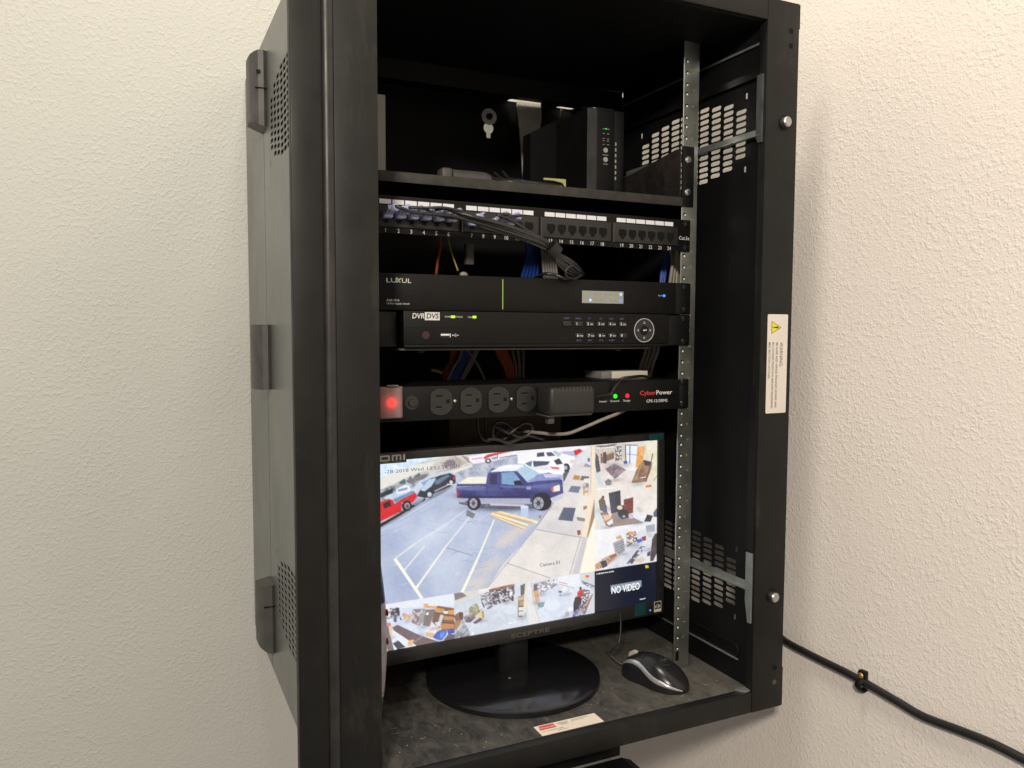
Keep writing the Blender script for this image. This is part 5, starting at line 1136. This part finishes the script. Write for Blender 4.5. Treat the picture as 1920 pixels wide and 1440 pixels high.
poly(2, [(505, 820), (512, 760), (530, 722), (545, 718), (545, 850), (520, 905), (498, 908)], (62, 44, 44), 8); poly(2, [(480, 850), (500, 838), (500, 870), (478, 875)], (60, 60, 68))
poly(2, [(128, 930), (185, 885), (276, 848), (286, 880), (200, 945), (128, 968)], (150, 96, 62), 30, 6, (222, 200, 180)); poly(2, [(160, 910), (200, 900), (212, 940), (180, 955)], (46, 46, 54), 8); ell(2, (148, 938), 18, 20, (200, 140, 84), n=24); poly(2, [(225, 868), (270, 852), (276, 872), (232, 895)], (170, 80, 44), 10); poly(2, [(400, 895), (440, 880), (470, 895), (440, 918), (400, 915)], (216, 190, 160), 26, 5)
clip_uv(0.75, 1, 0.75, 1.02)
poly(2, [(90, 880), (620, 860), (620, 1300), (90, 1400)], (20, 25, 42), 2)
poly(2, [(466, 936), (488, 934), (488, 952), (467, 955)], (226, 206, 40)); poly(2, [(232, 1070), (440, 1036), (440, 1079), (232, 1116)], (142, 150, 162))

# three views along the bottom
clip_uv(0, 0.25, 0.75, 1)
poly(3, [(-60, 200), (720, 200), (720, 800), (-60, 800)], (198, 208, 232), 5, 9, (212, 220, 238)); poly(3, [(-60, 330), (690, 235), (690, 345), (440, 350), (220, 370), (-60, 440)], (222, 226, 236), 4)
poly(3, [(75, 385), (150, 368), (160, 450), (85, 465)], (140, 140, 155), pal=GOODS[:6], cell=6); poly(3, [(140, 365), (215, 360), (222, 425), (150, 455)], (70, 66, 80), pal=[(60, 58, 70), (200, 196, 196), (48, 46, 60), (150, 146, 150)], cell=6); poly(3, [(195, 362), (222, 362), (225, 430), (205, 430)], (42, 40, 50))
poly(3, [(175, 420), (200, 420), (200, 485), (172, 485)], (70, 78, 110), 26, 5); ell(3, (238, 456), 14, 13, (40, 80, 200)); poly(3, [(230, 410), (330, 415), (325, 470), (240, 462)], (206, 160, 120), 40, 5, (230, 225, 225))
poly(3, [(330, 375), (442, 370), (392, 520), (330, 492)], (150, 128, 132), pal=[(130, 100, 100), (190, 180, 186), (150, 120, 120), (110, 96, 104)], cell=8)
poly(3, [(445, 378), (527, 375), (482, 528), (422, 510)], (112, 100, 100), 6); poly(3, [(392, 440), (440, 380), (430, 480), (390, 522)], (150, 140, 142)); poly(3, [(452, 404), (474, 402), (470, 424), (448, 424)], (235, 235, 235))
poly(3, [(520, 395), (550, 345), (700, 368), (700, 560), (560, 545), (500, 480)], (110, 76, 58), 12); poly(3, [(530, 362), (606, 372), (594, 406), (528, 400)], (204, 138, 72), 10); poly(3, [(640, 385), (695, 378), (695, 422), (645, 418)], (228, 142, 44), 10); poly(3, [(600, 432), (690, 440), (690, 470), (596, 466)], (186, 120, 76), 14); poly(3, [(575, 420), (600, 425), (580, 500), (552, 495)], (190, 205, 212), 14); poly(3, [(560, 545), (590, 495), (690, 500), (690, 548), (640, 545)], (196, 120, 66), 8); ln(3, (530, 408), (690, 432), 5, (60, 42, 38)); ln(3, (580, 490), (695, 500), 6, (60, 42, 38))
poly(3, [(425, 330), (470, 322), (470, 345), (545, 345), (545, 372), (430, 362)], (222, 160, 104), 16); poly(3, [(600, 388), (640, 392), (636, 416), (600, 412)], (226, 222, 215))
poly(3, [(160, 532), (205, 508), (400, 600), (565, 655), (385, 700), (180, 565)], (100, 80, 82), 4); poly(3, [(85, 520), (135, 510), (170, 690), (180, 735), (125, 745), (100, 640)], (104, 82, 84), 6); poly(3, [(135, 560), (180, 560), (380, 695), (180, 740)], (222, 226, 238), 4)
poly(3, [(128, 520), (162, 515), (160, 604), (140, 600)], (228, 192, 146), 12); poly(3, [(95, 490), (150, 490), (150, 520), (100, 520)], (236, 220, 220), 20, 4, (220, 100, 100)); poly(3, [(164, 668), (210, 642), (278, 700), (205, 718)], (48, 54, 66), 5); poly(3, [(298, 642), (348, 634), (332, 690), (292, 690)], (226, 174, 118), 6); ln(3, (350, 655), (415, 610), 3, (220, 215, 220))
poly(3, [(450, 570), (475, 520), (520, 505), (585, 556), (515, 622), (455, 605)], (226, 214, 210), 12, 6, (240, 236, 236)); poly(3, [(452, 572), (520, 578), (512, 622), (450, 604)], (222, 170, 112), 6); poly(3, [(536, 540), (580, 530), (585, 560), (545, 585)], (236, 190, 150)); poly(3, [(525, 490), (570, 480), (580, 520), (545, 530)], (214, 214, 222), 14)
poly(3, [(508, 612), (540, 570), (592, 545), (632, 558), (620, 600), (585, 642), (530, 630)], (42, 84, 196), 16); poly(3, [(570, 580), (620, 558), (600, 612), (572, 628)], (86, 130, 226)); poly(3, [(632, 545), (690, 538), (695, 580), (640, 592)], (32, 62, 184), 10); poly(3, [(600, 640), (640, 590), (700, 590), (700, 640), (620, 660)], (80, 74, 84), 14)
clip_uv(0.25, 0.5, 0.75, 1)
poly(3, [(640, 100), (1360, 60), (1360, 560), (640, 760)], (190, 200, 212), 4, 9, (206, 214, 226)); poly(3, [(680, 240), (930, 195), (930, 262), (770, 300), (690, 330)], (206, 202, 200), 5); poly(3, [(688, 236), (760, 232), (800, 262), (700, 300)], (118, 104, 96), 14); poly(3, [(900, 190), (1010, 175), (1010, 215), (905, 240)], (230, 228, 226))
poly(3, [(990, 205), (1205, 155), (1210, 180), (992, 232)], (166, 92, 58), 20, 5, (90, 60, 50)); poly(3, [(995, 225), (1205, 175), (1212, 230), (1180, 300), (1050, 335), (960, 330)], (100, 96, 112), pal=[(58, 52, 66), (178, 178, 190), (80, 76, 92), (200, 200, 208), (44, 42, 54), (130, 110, 110)], cell=6)
poly(3, [(912, 255), (985, 225), (1000, 320), (960, 340), (925, 320)], (150, 154, 164), pal=[(200, 202, 210), (90, 90, 104), (160, 164, 174)], cell=6); poly(3, [(1185, 268), (1202, 266), (1202, 305), (1184, 306)], (92, 52, 40)); poly(3, [(1165, 232), (1192, 225), (1192, 255), (1165, 262)], (236, 236, 238))
poly(3, [(820, 365), (850, 335), (890, 325), (915, 398), (870, 432), (820, 420)], (186, 184, 138), 26, 6, (120, 116, 96)); poly(3, [(690, 432), (735, 398), (768, 400), (768, 465), (705, 488)], (126, 82, 56), 8); poly(3, [(730, 410), (768, 400), (768, 450), (745, 460)], (76, 54, 44)); poly(3, [(888, 412), (942, 388), (950, 445), (905, 472), (888, 455)], (222, 196, 132), 8); poly(3, [(925, 392), (945, 388), (950, 445), (932, 458)], (170, 140, 84))
poly(3, [(850, 490), (915, 445), (935, 466), (875, 502)], (92, 62, 98), 8); poly(3, [(770, 440), (850, 420), (880, 445), (830, 490), (790, 488)], (170, 140, 140), 36, 5, (90, 80, 84)); poly(3, [(690, 480), (750, 470), (740, 530), (690, 560)], (170, 110, 66), 14); ln(3, (930, 315), (950, 360), 10, (46, 46, 52)); ln(3, (975, 372), (1020, 345), 12, (58, 58, 66)); ln(3, (780, 400), (920, 350), 5, (150, 144, 120)); ln(3, (820, 470), (930, 372), 5, (120, 84, 60))
poly(3, [(1258, 172), (1318, 145), (1318, 240), (1262, 262)], (86, 84, 80), 5); poly(3, [(1240, 268), (1318, 255), (1300, 440), (1238, 442)], (96, 82, 70), 8); poly(3, [(1240, 275), (1296, 262), (1296, 292), (1242, 302)], (206, 168, 108), 6); poly(3, [(1248, 306), (1288, 300), (1288, 340), (1250, 346)], (180, 142, 90), 8); poly(3, [(1244, 360), (1284, 355), (1282, 384), (1244, 388)], (226, 222, 216)); poly(3, [(1244, 396), (1280, 392), (1278, 428), (1244, 432)], (214, 210, 210)); poly(3, [(1300, 150), (1322, 145), (1322, 330), (1285, 462), (1278, 440)], (222, 214, 200), 4)
poly(3, [(640, 660), (700, 560), (770, 478), (815, 545), (830, 600), (700, 645)], (176, 182, 194), 20, 6, (110, 112, 124)); ln(3, (650, 640), (760, 500), 7, (216, 224, 214)); ln(3, (720, 640), (810, 545), 6, (60, 62, 74)); poly(3, [(745, 615), (825, 590), (815, 608), (760, 622)], (130, 96, 84), 10); ell(3, (852, 582), 10, 12, (236, 238, 240)); ell(3, (1170, 380), 60, 40, (208, 216, 228))
clip_uv(0.5, 0.75, 0.75, 1)
poly(3, [(1280, 40), (1960, 20), (1960, 460), (1280, 560)], (202, 210, 228), 4, 9, (214, 222, 238)); poly(3, [(1320, 120), (1352, 140), (1375, 300), (1440, 490), (1330, 505)], (222, 218, 220), 4); ln(3, (1352, 145), (1370, 300), 5, (150, 150, 150)); ln(3, (1370, 300), (1425, 490), 4, (160, 158, 160))
poly(3, [(1365, 158), (1580, 105), (1580, 185), (1510, 200), (1440, 245), (1375, 235)], (160, 160, 172), pal=[(110, 108, 120), (206, 206, 216), (140, 140, 154), (228, 228, 234), (170, 150, 150)], cell=6); poly(3, [(1370, 165), (1405, 160), (1405, 215), (1372, 222)], (88, 84, 88), 8)
poly(3, [(1575, 95), (1765, 60), (1765, 170), (1700, 190), (1600, 165), (1575, 150)], (226, 230, 240), 4); poly(3, [(1588, 162), (1720, 185), (1712, 250), (1640, 230), (1596, 200)], (232, 232, 238), 8, 6, (196, 198, 208)); ln(3, (1588, 140), (1660, 160), 6, (220, 80, 84)); ln(3, (1590, 160), (1720, 192), 5, (150, 150, 158)); poly(3, [(1680, 175), (1715, 180), (1712, 205), (1682, 200)], (200, 204, 212), 20)
poly(3, [(1368, 222), (1412, 208), (1422, 300), (1388, 318)], (216, 158, 98), 8); poly(3, [(1390, 325), (1470, 310), (1478, 340), (1402, 380)], (206, 222, 224), 16, 5, (90, 140, 140)); ell(3, (1462, 330), 18, 16, (110, 140, 150), n=24); ell(3, (1600, 226), 16, 7, (40, 42, 50)); ln(3, (1600, 228), (1600, 258), 4, (70, 70, 80)); ln(3, (1586, 258), (1614, 256), 4, (80, 80, 90))
poly(3, [(1765, 60), (1900, 45), (1900, 420), (1830, 430), (1868, 300), (1860, 180), (1780, 130)], (198, 202, 210), 6); poly(3, [(1780, 128), (1892, 168), (1892, 205), (1790, 160)], (150, 154, 164), pal=[(90, 92, 104), (214, 216, 222), (140, 142, 152)], cell=5)
poly(3, [(1785, 195), (1858, 215), (1850, 330), (1800, 420), (1700, 448), (1720, 390), (1790, 330)], (120, 100, 104), pal=[(90, 76, 84), (176, 168, 176), (120, 90, 84), (214, 216, 224), (70, 60, 70)], cell=6); poly(3, [(1862, 260), (1885, 235), (1815, 415), (1790, 425)], (140, 92, 62)); poly(3, [(1720, 395), (1790, 372), (1800, 412), (1712, 440)], (214, 220, 232), 26, 5, (60, 80, 160))
ell(3, (1774, 196), 10, 14, (70, 30, 30)); poly(3, [(1746, 232), (1768, 208), (1790, 212), (1790, 262), (1772, 285), (1748, 275)], (196, 36, 46), 10); poly(3, [(1726, 275), (1748, 262), (1786, 282), (1780, 330), (1735, 388), (1712, 402), (1712, 330)], (40, 34, 38), 4); ell(3, (1688, 372), 22, 18, (236, 236, 236)); ell(3, (1660, 415), 18, 18, (150, 160, 170), n=30); ln(3, (1730, 255), (1752, 268), 7, (226, 150, 120))
poly(3, [(1800, 88), (1820, 84), (1820, 106), (1800, 108)], (238, 210, 50)); poly(3, [(1820, 84), (1846, 80), (1846, 102), (1820, 106)], (226, 70, 50)); ell(3, (1530, 340), 70, 50, (216, 224, 238))
CLIP = None
for s_, pts_ in ((2, ((240, 255), (330, 260), (420, 385), (270, 360), (300, 625), (420, 655), (210, 680), (190, 560), (360, 800), (400, 800), (500, 830), (240, 890), (320, 860))),
                (3, ((200, 440), (300, 480), (430, 525), (520, 540), (640, 560), (560, 640), (400, 600), (150, 620), (820, 430), (930, 475), (760, 480), (1000, 335), (1140, 320), (1270, 450), (720, 600), (1400, 320), (1440, 250), (1650, 250), (1740, 400), (1790, 400), (1640, 440)))):
    for (x_, y_) in pts_: soft(s_, (x_, y_), 34 + 20 * rng.rand(), 12 + 8 * rng.rand(), (96, 92, 104), 0.38, -0.15)
# the small views are shown paler and softer than the large one
tile = np.zeros((rh, rw, 1)); tile[:, int(.75 * rw):] = 1; tile[int(.75 * rh):] = 1; tile[int(.75 * rh):, int(.75 * rw):] = 0
img = img * (1 - 0.16 * tile) + 232 * 0.16 * tile
# sensor grain and compression blocks of the camera pictures
blk = np.kron(rng.rand(rh // 8 + 1, rw // 8 + 1) - 0.5, np.ones((8, 8)))[:rh, :rw]
img = img + (7 * vnoise(rh, rw, 3) + 6 * vnoise(rh, rw, 9) + 2.5 * blk)[..., None] * (img.mean(2, keepdims=True) > 40)
g_ = img.mean(2, keepdims=True); img = g_ + (img - g_) * 0.90
k = np.pad(img, ((1, 1), (1, 1), (0, 0)), 'edge')
small = img.reshape(GH, SS, GW, SS, 3).mean((1, 3)) / 255.0
lin = np.where(small <= 0.04045, small / 12.92, ((small + 0.055) / 1.055) ** 2.4)
xs = (np.arange(GW + 1) / GW - 0.5) * MW; zs = (0.5 - np.arange(GH + 1) / GH) * MH
Xg, Zg = np.meshgrid(xs, zs)
loc = np.stack([Xg.ravel(), np.full(Xg.size, -0.6), Zg.ravel()], 1)
Ma = np.array(MM)
wco = (loc @ Ma[:3, :3].T + Ma[:3, 3] - np.array(mo['o'])) * S
idx = np.arange((GW + 1) * (GH + 1)).reshape(GH + 1, GW + 1)
faces = np.stack([idx[:-1, :-1], idx[1:, :-1], idx[1:, 1:], idx[:-1, 1:]], -1).reshape(-1, 4)
me = bpy.data.meshes.new('screen')
me.vertices.add(len(wco)); me.vertices.foreach_set('co', wco.ravel())
me.loops.add(faces.size); me.loops.foreach_set('vertex_index', faces.ravel())
me.polygons.add(len(faces)); me.polygons.foreach_set('loop_start', np.arange(0, faces.size, 4)); me.polygons.foreach_set('loop_total', np.full(len(faces), 4))
me.update()
pad = np.pad(lin, ((0, 1), (0, 1), (0, 0)), 'edge')
pad2 = np.pad(lin, ((1, 0), (1, 0), (0, 0)), 'edge')
vc = 0.5 * (pad + pad2)
ca = me.color_attributes.new('picture', 'FLOAT_COLOR', 'POINT')
ca.data.foreach_set('color', np.concatenate([vc.reshape(-1, 3), np.ones((vc.shape[0] * vc.shape[1], 1))], 1).ravel())
m = bpy.data.materials.new('lit_screen'); m.use_nodes = True
nt = m.node_tree; b = nt.nodes['Principled BSDF']
at = nt.nodes.new('ShaderNodeAttribute'); at.attribute_name = 'picture'
nt.links.new(at.outputs['Color'], b.inputs['Emission Color']); b.inputs['Emission Strength'].default_value = 1.12
b.inputs['Base Color'].default_value = (0.006, 0.006, 0.008, 1); b.inputs['Roughness'].default_value = 0.22
me.materials.append(m)
so = bpy.data.objects.new('screen', me); COL.objects.link(so); so.parent = mo; so['o'] = mo['o']

def onscreen(txt, u, v, h, material, name, lift=-1.0, **kw):
    return put(mon(words([word(txt, (u - 0.5) * MW, lift, (0.5 - v) * MH, h, **kw)])), name, material, so, smooth=False)
def duv(px, py): a, c = uvpx(px, py); return a / rw, c / rh
SCR_K = mat('screen_dark_text', (0.01, 0.01, 0.01), 0.4, emit=(0.10, 0.11, 0.15), estr=1.0)
SCR_W = glow('screen_white_text', (0.85, 0.88, 0.92), 1.0)
u, v = duv(720, 888); onscreen('-28-2018 Wed 13:53:56 (01)', u, v, 4.6, SCR_K, 'time_stamp', align='LEFT', width=103)
u, v = duv(1031, 1059.5); onscreen('Camera 01', u, v, 5.0, SCR_K, 'view_name', width=32, bold=0.03)
u, v = duv(1172.5, 1108.5); onscreen('NO VIDEO', u, v, 10.5, SCR_W, 'no_video_words', width=50, bold=0.2)
its = []
for (x, y, t, w_) in ((1134, 840, '11-28-2018 Wed 13:53:56', 30), (1134, 917, '11-28-2018 Wed 13:53:56', 30), (1134, 995, '11-28-2018 Wed 13:53:56', 30), (1134, 1074.5, '11-28-2018 Wed 13:53:56', 30), (1205, 896, 'Camera 02', 9), (1206, 970, 'Camera 03', 9), (1204, 1123.5, 'Camera 05', 10), (959, 1168.5, 'Camera 07', 11)):
    u, v = duv(x, y); its.append(word(t, (u - 0.5) * MW, -1.0, (0.5 - v) * MH, 1.9, width=w_, bold=0.06))
put(mon(words(its)), 'small_captions', SCR_W, so, smooth=False)
# stickers and maker's name on the bezel
def bz(u0, u1, v0, v1, y=-4.3): return MB().box((u0 - .5) * MW, (u1 - .5) * MW, y, y + 0.2, (.5 - v1) * MH, (.5 - v0) * MH)
hs = put(mon(bz(-0.018, 0.1025, -0.042, 0.0125)), 'port_sticker', mat('black_sticker', (0.012, 0.012, 0.012), 0.35), mo, smooth=False)
lx, lz = (-0.5 - 0.018) * MW, (.5 + 0.0005) * MH
def frame_letter(x0, w, opening=None):
    return plate(rrect(x0, x0 + w, lz, lz + 7.4, 1.4), [rrect(x0 + 2.3, x0 + w - 2.3, lz + 1.9, lz + 5.5, 0.7)], 0.1, lambda u, v, w_: (u, -4.45 + w_, v))
hm = MB()
hm.box(lx + 5, lx + 7.4, -4.5, -4.4, lz, lz + 7.4); hm.box(lx + 13, lx + 15.4, -4.5, -4.4, lz, lz + 7.4); hm.box(lx + 7.4, lx + 13, -4.5, -4.4, lz + 2.8, lz + 4.6)
hm.add(frame_letter(lx + 17.5, 13.5))
for k in range(3): hm.box(lx + 33.4 + 5.2 * k, lx + 35.8 + 5.2 * k, -4.5, -4.4, lz, lz + 5.6)
hm.prism([(lx + 33.4, lz + 5.6), (lx + 46.2, lz + 5.6), (lx + 46.2, lz + 6.2), (lx + 45, lz + 7.4), (lx + 33.4, lz + 7.4)], 1, -4.5, -4.4)
hm.box(lx + 48.6, lx + 51, -4.5, -4.4, lz, lz + 7.4)
hm.add(word('HIGH-DEFINITION MULTIMEDIA INTERFACE', lx + 5, -4.45, lz - 2.2, 1.1, 'LEFT', width=46))
put(mon(hm), 'lettering', BOXW, hs, smooth=False)
put(mon(words([word('SCEPTRE', (0.506 - .5) * MW, -4.15, (.5 - 1.053) * MH, 6.0, width=61, bold=0.12)])), 'maker_name', PLASTIC_G if False else mat('embossed_grey', (0.085, 0.08, 0.072), 0.35), mo, smooth=False)
u0, u1, v0, v1 = 0.985, 1.015, 0.995, 1.060
es = put(mon(bz(u0, u1, v0, v1, -4.25)), 'efficiency_sticker', BOXW, mo, smooth=False)
put(mon(bz(u0 + .002, u1 - .002, v0 + .0035, v1 - .018, -4.4)), 'dark_square', INK, es, smooth=False)
ex, ez = ((u0 + u1) / 2 - .5) * MW, (.5 - (v0 + v1) / 2) * MH
mb = MB(); mb.tube([(ex + 4.6 * math.cos(a), -4.6, ez - 1.5 + 4.6 * math.sin(a)) for a in np.linspace(0.15, math.pi - 0.15, 14)], 0.3, 6)
mb.prism([(ex + 2 + (2.6 if k % 2 == 0 else 1.1) * math.sin(k * math.pi / 5), ez + 0.6 + (2.6 if k % 2 == 0 else 1.1) * math.cos(k * math.pi / 5)) for k in range(10)], 1, -4.6, -4.45)
mb.add(word('energy', ex - 1.5, -4.5, ez - 1.5, 2.4, width=8)); mb.add(word('ENERGY STAR', ex, -4.4, ez - 7.2, 1.8, width=11))
put(mon(mb), 'star_mark', BOXW, es, smooth=False)
put(mon(bz(0.906, 0.95, 0.985, 1.062, -4.2)), 'film_corner', TEAL, mo, smooth=False)
put(mon(bz(0.962, 1.02, -0.04, 0.0, -4.2)), 'film_corner', TEAL, mo, smooth=False)
put(mon(MB().cyl(((0.969 - .5) * MW, -4, (.5 - 1.043) * MH), ((0.969 - .5) * MW, -4.6, (.5 - 1.043) * MH), 1.4, 1.2, 14)), 'power_led', LED_B, mo)

# ------------------------------------------------------------------ mouse
ms = thing('computer_mouse', (190, -18, -623.8), 'black computer mouse with a curved silver stripe, lying on the dusty cabinet floor', 'mouse')
A = Vector((160, 30, 0)); B = Vector((199, -67, 0)); ax = (B - A); L = ax.length; ax.normalize(); sd = Vector((ax.y, -ax.x, 0))   # sd: to the viewer's left
if sd.x > 0: sd = -sd
def mpt(t, th, off=0.0):
    """t 0 front .. 1 rear; th 0 viewer side floor .. pi far side floor"""
    e = math.sqrt(max(0, 1 - abs(2 * t - 1) ** 2.8))
    w = (24 + 6.5 * t) * e * (1 - 0.10 * math.exp(-((t - .42) / .16) ** 2)) + off
    h = (19 + 17.5 * math.sin(math.pi * min(1, (t * 0.80 + 0.18)))) * e ** 0.8 + off
    c, s_ = math.cos(th), math.sin(th)
    x = w * math.copysign(abs(c) ** 0.75, c); z = h * abs(s_) ** 0.72
    p = A + ax * (t * L) + sd * x
    return Vector((p.x, p.y, -623.4 + z))
bm = bmesh.new(); NT, NH = 40, 28
g = [[bm.verts.new(mpt(0.5 - 0.5 * math.cos(math.pi * (i + 0.02) / (NT + 0.04)), math.pi * j / NH)) for j in range(NH + 1)] for i in range(NT + 1)]
for i in range(NT):
    for j in range(NH): bm.faces.new((g[i][j], g[i][j + 1], g[i + 1][j + 1], g[i + 1][j]))
for i in range(NT): bm.faces.new((g[i][0], g[i + 1][0], g[i + 1][NH], g[i][NH]))
bmesh.ops.remove_doubles(bm, verts=bm.verts[:], dist=0.02)
put(bm, 'shell', MOUSE, ms, angle=70)
bm = bmesh.new(); rows = []
N = 50
for i in range(N + 1):
    q = i / N
    t = 0.03 + 0.955 * q
    th = 0.86 - 0.56 / (1 + math.exp(-(q - 0.42) * 11))
    if q > 0.72: th += (q - 0.72) * 0.25
    wd = 0.13 * (1 - 0.45 * q) + 0.02
    rows.append([bm.verts.new(mpt(t, th + wd * s_, 0.7 if abs(s_) < 0.9 else 0.1)) for s_ in (-1, -0.6, 0, 0.6, 1)])
for a, c in zip(rows, rows[1:]):
    for k in range(4): bm.faces.new((a[k], a[k + 1], c[k + 1], c[k]))
put(bm, 'silver_stripe', SILVER, ms, angle=60)
wc = mpt(0.17, 1.6)
put(MB().cyl(wc + Vector((-3, -1.2, -3.5)), wc + Vector((3, 1.2, -3.5)), 8.0, 8.0, 24), 'scroll_wheel', mat('wheel_grey', (0.42, 0.36, 0.33), 0.6), ms)
put(MB().tube([mpt(t_, 1.6, 0.05) for t_ in np.linspace(0.03, 0.40, 12)], 0.45, 6), 'button_gap', DARKHOLE, ms)
put(MB().tube([mpt(0.40, th_, 0.05) for th_ in np.linspace(0.9, 2.3, 12)], 0.4, 6), 'button_gap', DARKHOLE, ms)
p1 = mpt(0.015, 1.57)
cp = [(p1.x + 4, p1.y - 4, -617), (p1.x - 6, p1.y + 6, -613), (p1.x - 13, p1.y + 17, -602)] + PATHS['mouse_cord'][::-1]
put(MB().tube(cp, 1.3, 8), 'cord', CABLE_K, ms, angle=80)
put(words([word('Microsoft', 0, 0, 0, 2.6, M=Matrix.Translation(mpt(0.70, 1.35, 0.4)) @ Matrix.Rotation(-0.35, 4, 'Z') @ Matrix.Rotation(0.3, 4, 'X'), width=15)]), 'lettering', COVER, ms, smooth=False)

# ------------------------------------------------------------------ printed paper cup at the left edge of the opening
pc = thing('snack_bag', (-232, 30, -623.5), 'white printed bag with red and green marks half hidden by the left frame post', 'bag')
def bag(z0, z1, name, material, k0, k1):
    mb = MB(); prof = []
    n = 14
    R_ = lambda z: 32 + 9 * math.sin(math.pi * max(0, min(1, (z + 624) / 215)))
    rings = []
    for i in range(n + 1):
        z = z0 + (z1 - z0) * i / n; r = R_(z)
        rings.append([mb.bm.verts.new((-232.5 + r * math.cos(a), 30 + r * 0.55 * math.sin(a) * (1 + 0.08 * math.sin(7 * a + z * 0.06)), z)) for a in np.linspace(0, 2 * math.pi, 41)[:-1]])
    for a, c in zip(rings, rings[1:]):
        for j in range(40): mb.bm.faces.new((a[j], a[(j + 1) % 40], c[(j + 1) % 40], c[j]))
    mb.bm.faces.new(rings[0][::-1]); mb.bm.faces.new(rings[-1])
    return put(mb, name, material, pc, angle=60)
BAGW = dusty('white_bag_film', (0.36, 0.33, 0.37), (0.48, 0.45, 0.48), 0.4, 0.6, 30, 0.35)
bag(-590, -470, 'bag_middle', BAGW, 0, 1)
bag(-623, -590.1, 'bag_foot', mat('green_film', (0.04, 0.14, 0.035), 0.4), 0, 1)
bag(-469.9, -418, 'bag_top', mat('navy_film', (0.015, 0.02, 0.07), 0.35), 0, 1)
RD = mat('red_spot', (0.42, 0.07, 0.05), 0.4)
for z in (-484, -520): put(MB().ball((-192.5, 24, z), 4.5, sx=0.3), 'red_spot', RD, pc)

# ------------------------------------------------------------------ wall cord, clip, black box below
tag(put(MB().tube(PATHS['wall_cord'], 5.2, 16, 10), 'wall_cable', mat('black_braided_cord', (0.010, 0.009, 0.009), 0.45, bump=0.4, bscale=900), angle=80), 'thick black cord running along the side wall from behind the cabinet', 'cord')
ck = thing('cord_clip', PATHS['clip'][0], 'small black cord clip with a brass screw on the side wall', 'clip')
(cx0, cy0, cz0), (cx1, cy1, cz1) = PATHS['clip']
mb = MB(); mb.tube([(399.5, cy0, cz0 - 7.5), (392, cy0, cz0 - 8), (386.3, cy0, cz0), (391, cy0, cz0 + 6.5), (397, cy0, cz0 + 8)], 2.0, 8)
for v in mb.bm.verts: v.co.y = cy0 + (v.co.y - cy0) * 2.6
mb.box(392, 399.6, cy0 - 5.5, cy0 + 5.5, cz0 + 5, cz0 + 19, 1.5)
put(mb, 'clip_body', PLASTIC, ck)
put(MB().ball((391.5, cy0, cz0 + 12.5), 4.0, sx=0.5), 'clip_screw', BRASS, ck)
ub = thing('lower_box', (60, 60, -780), 'black box just below the cabinet, its corner at the bottom of the picture', 'box')
mb = MB(); mb.prism([(-150, -690), (94, -690), (108, -696), (108, -860), (-150, -860)], 1, -180, -68)
put(mb, 'body', PLASTIC, ub, smooth=False)
put(MB().box(-150, 93, -66, 340, -688, -655), 'mounting_foot', PLASTIC, ub, smooth=False)
print('objects', len(sc.objects))
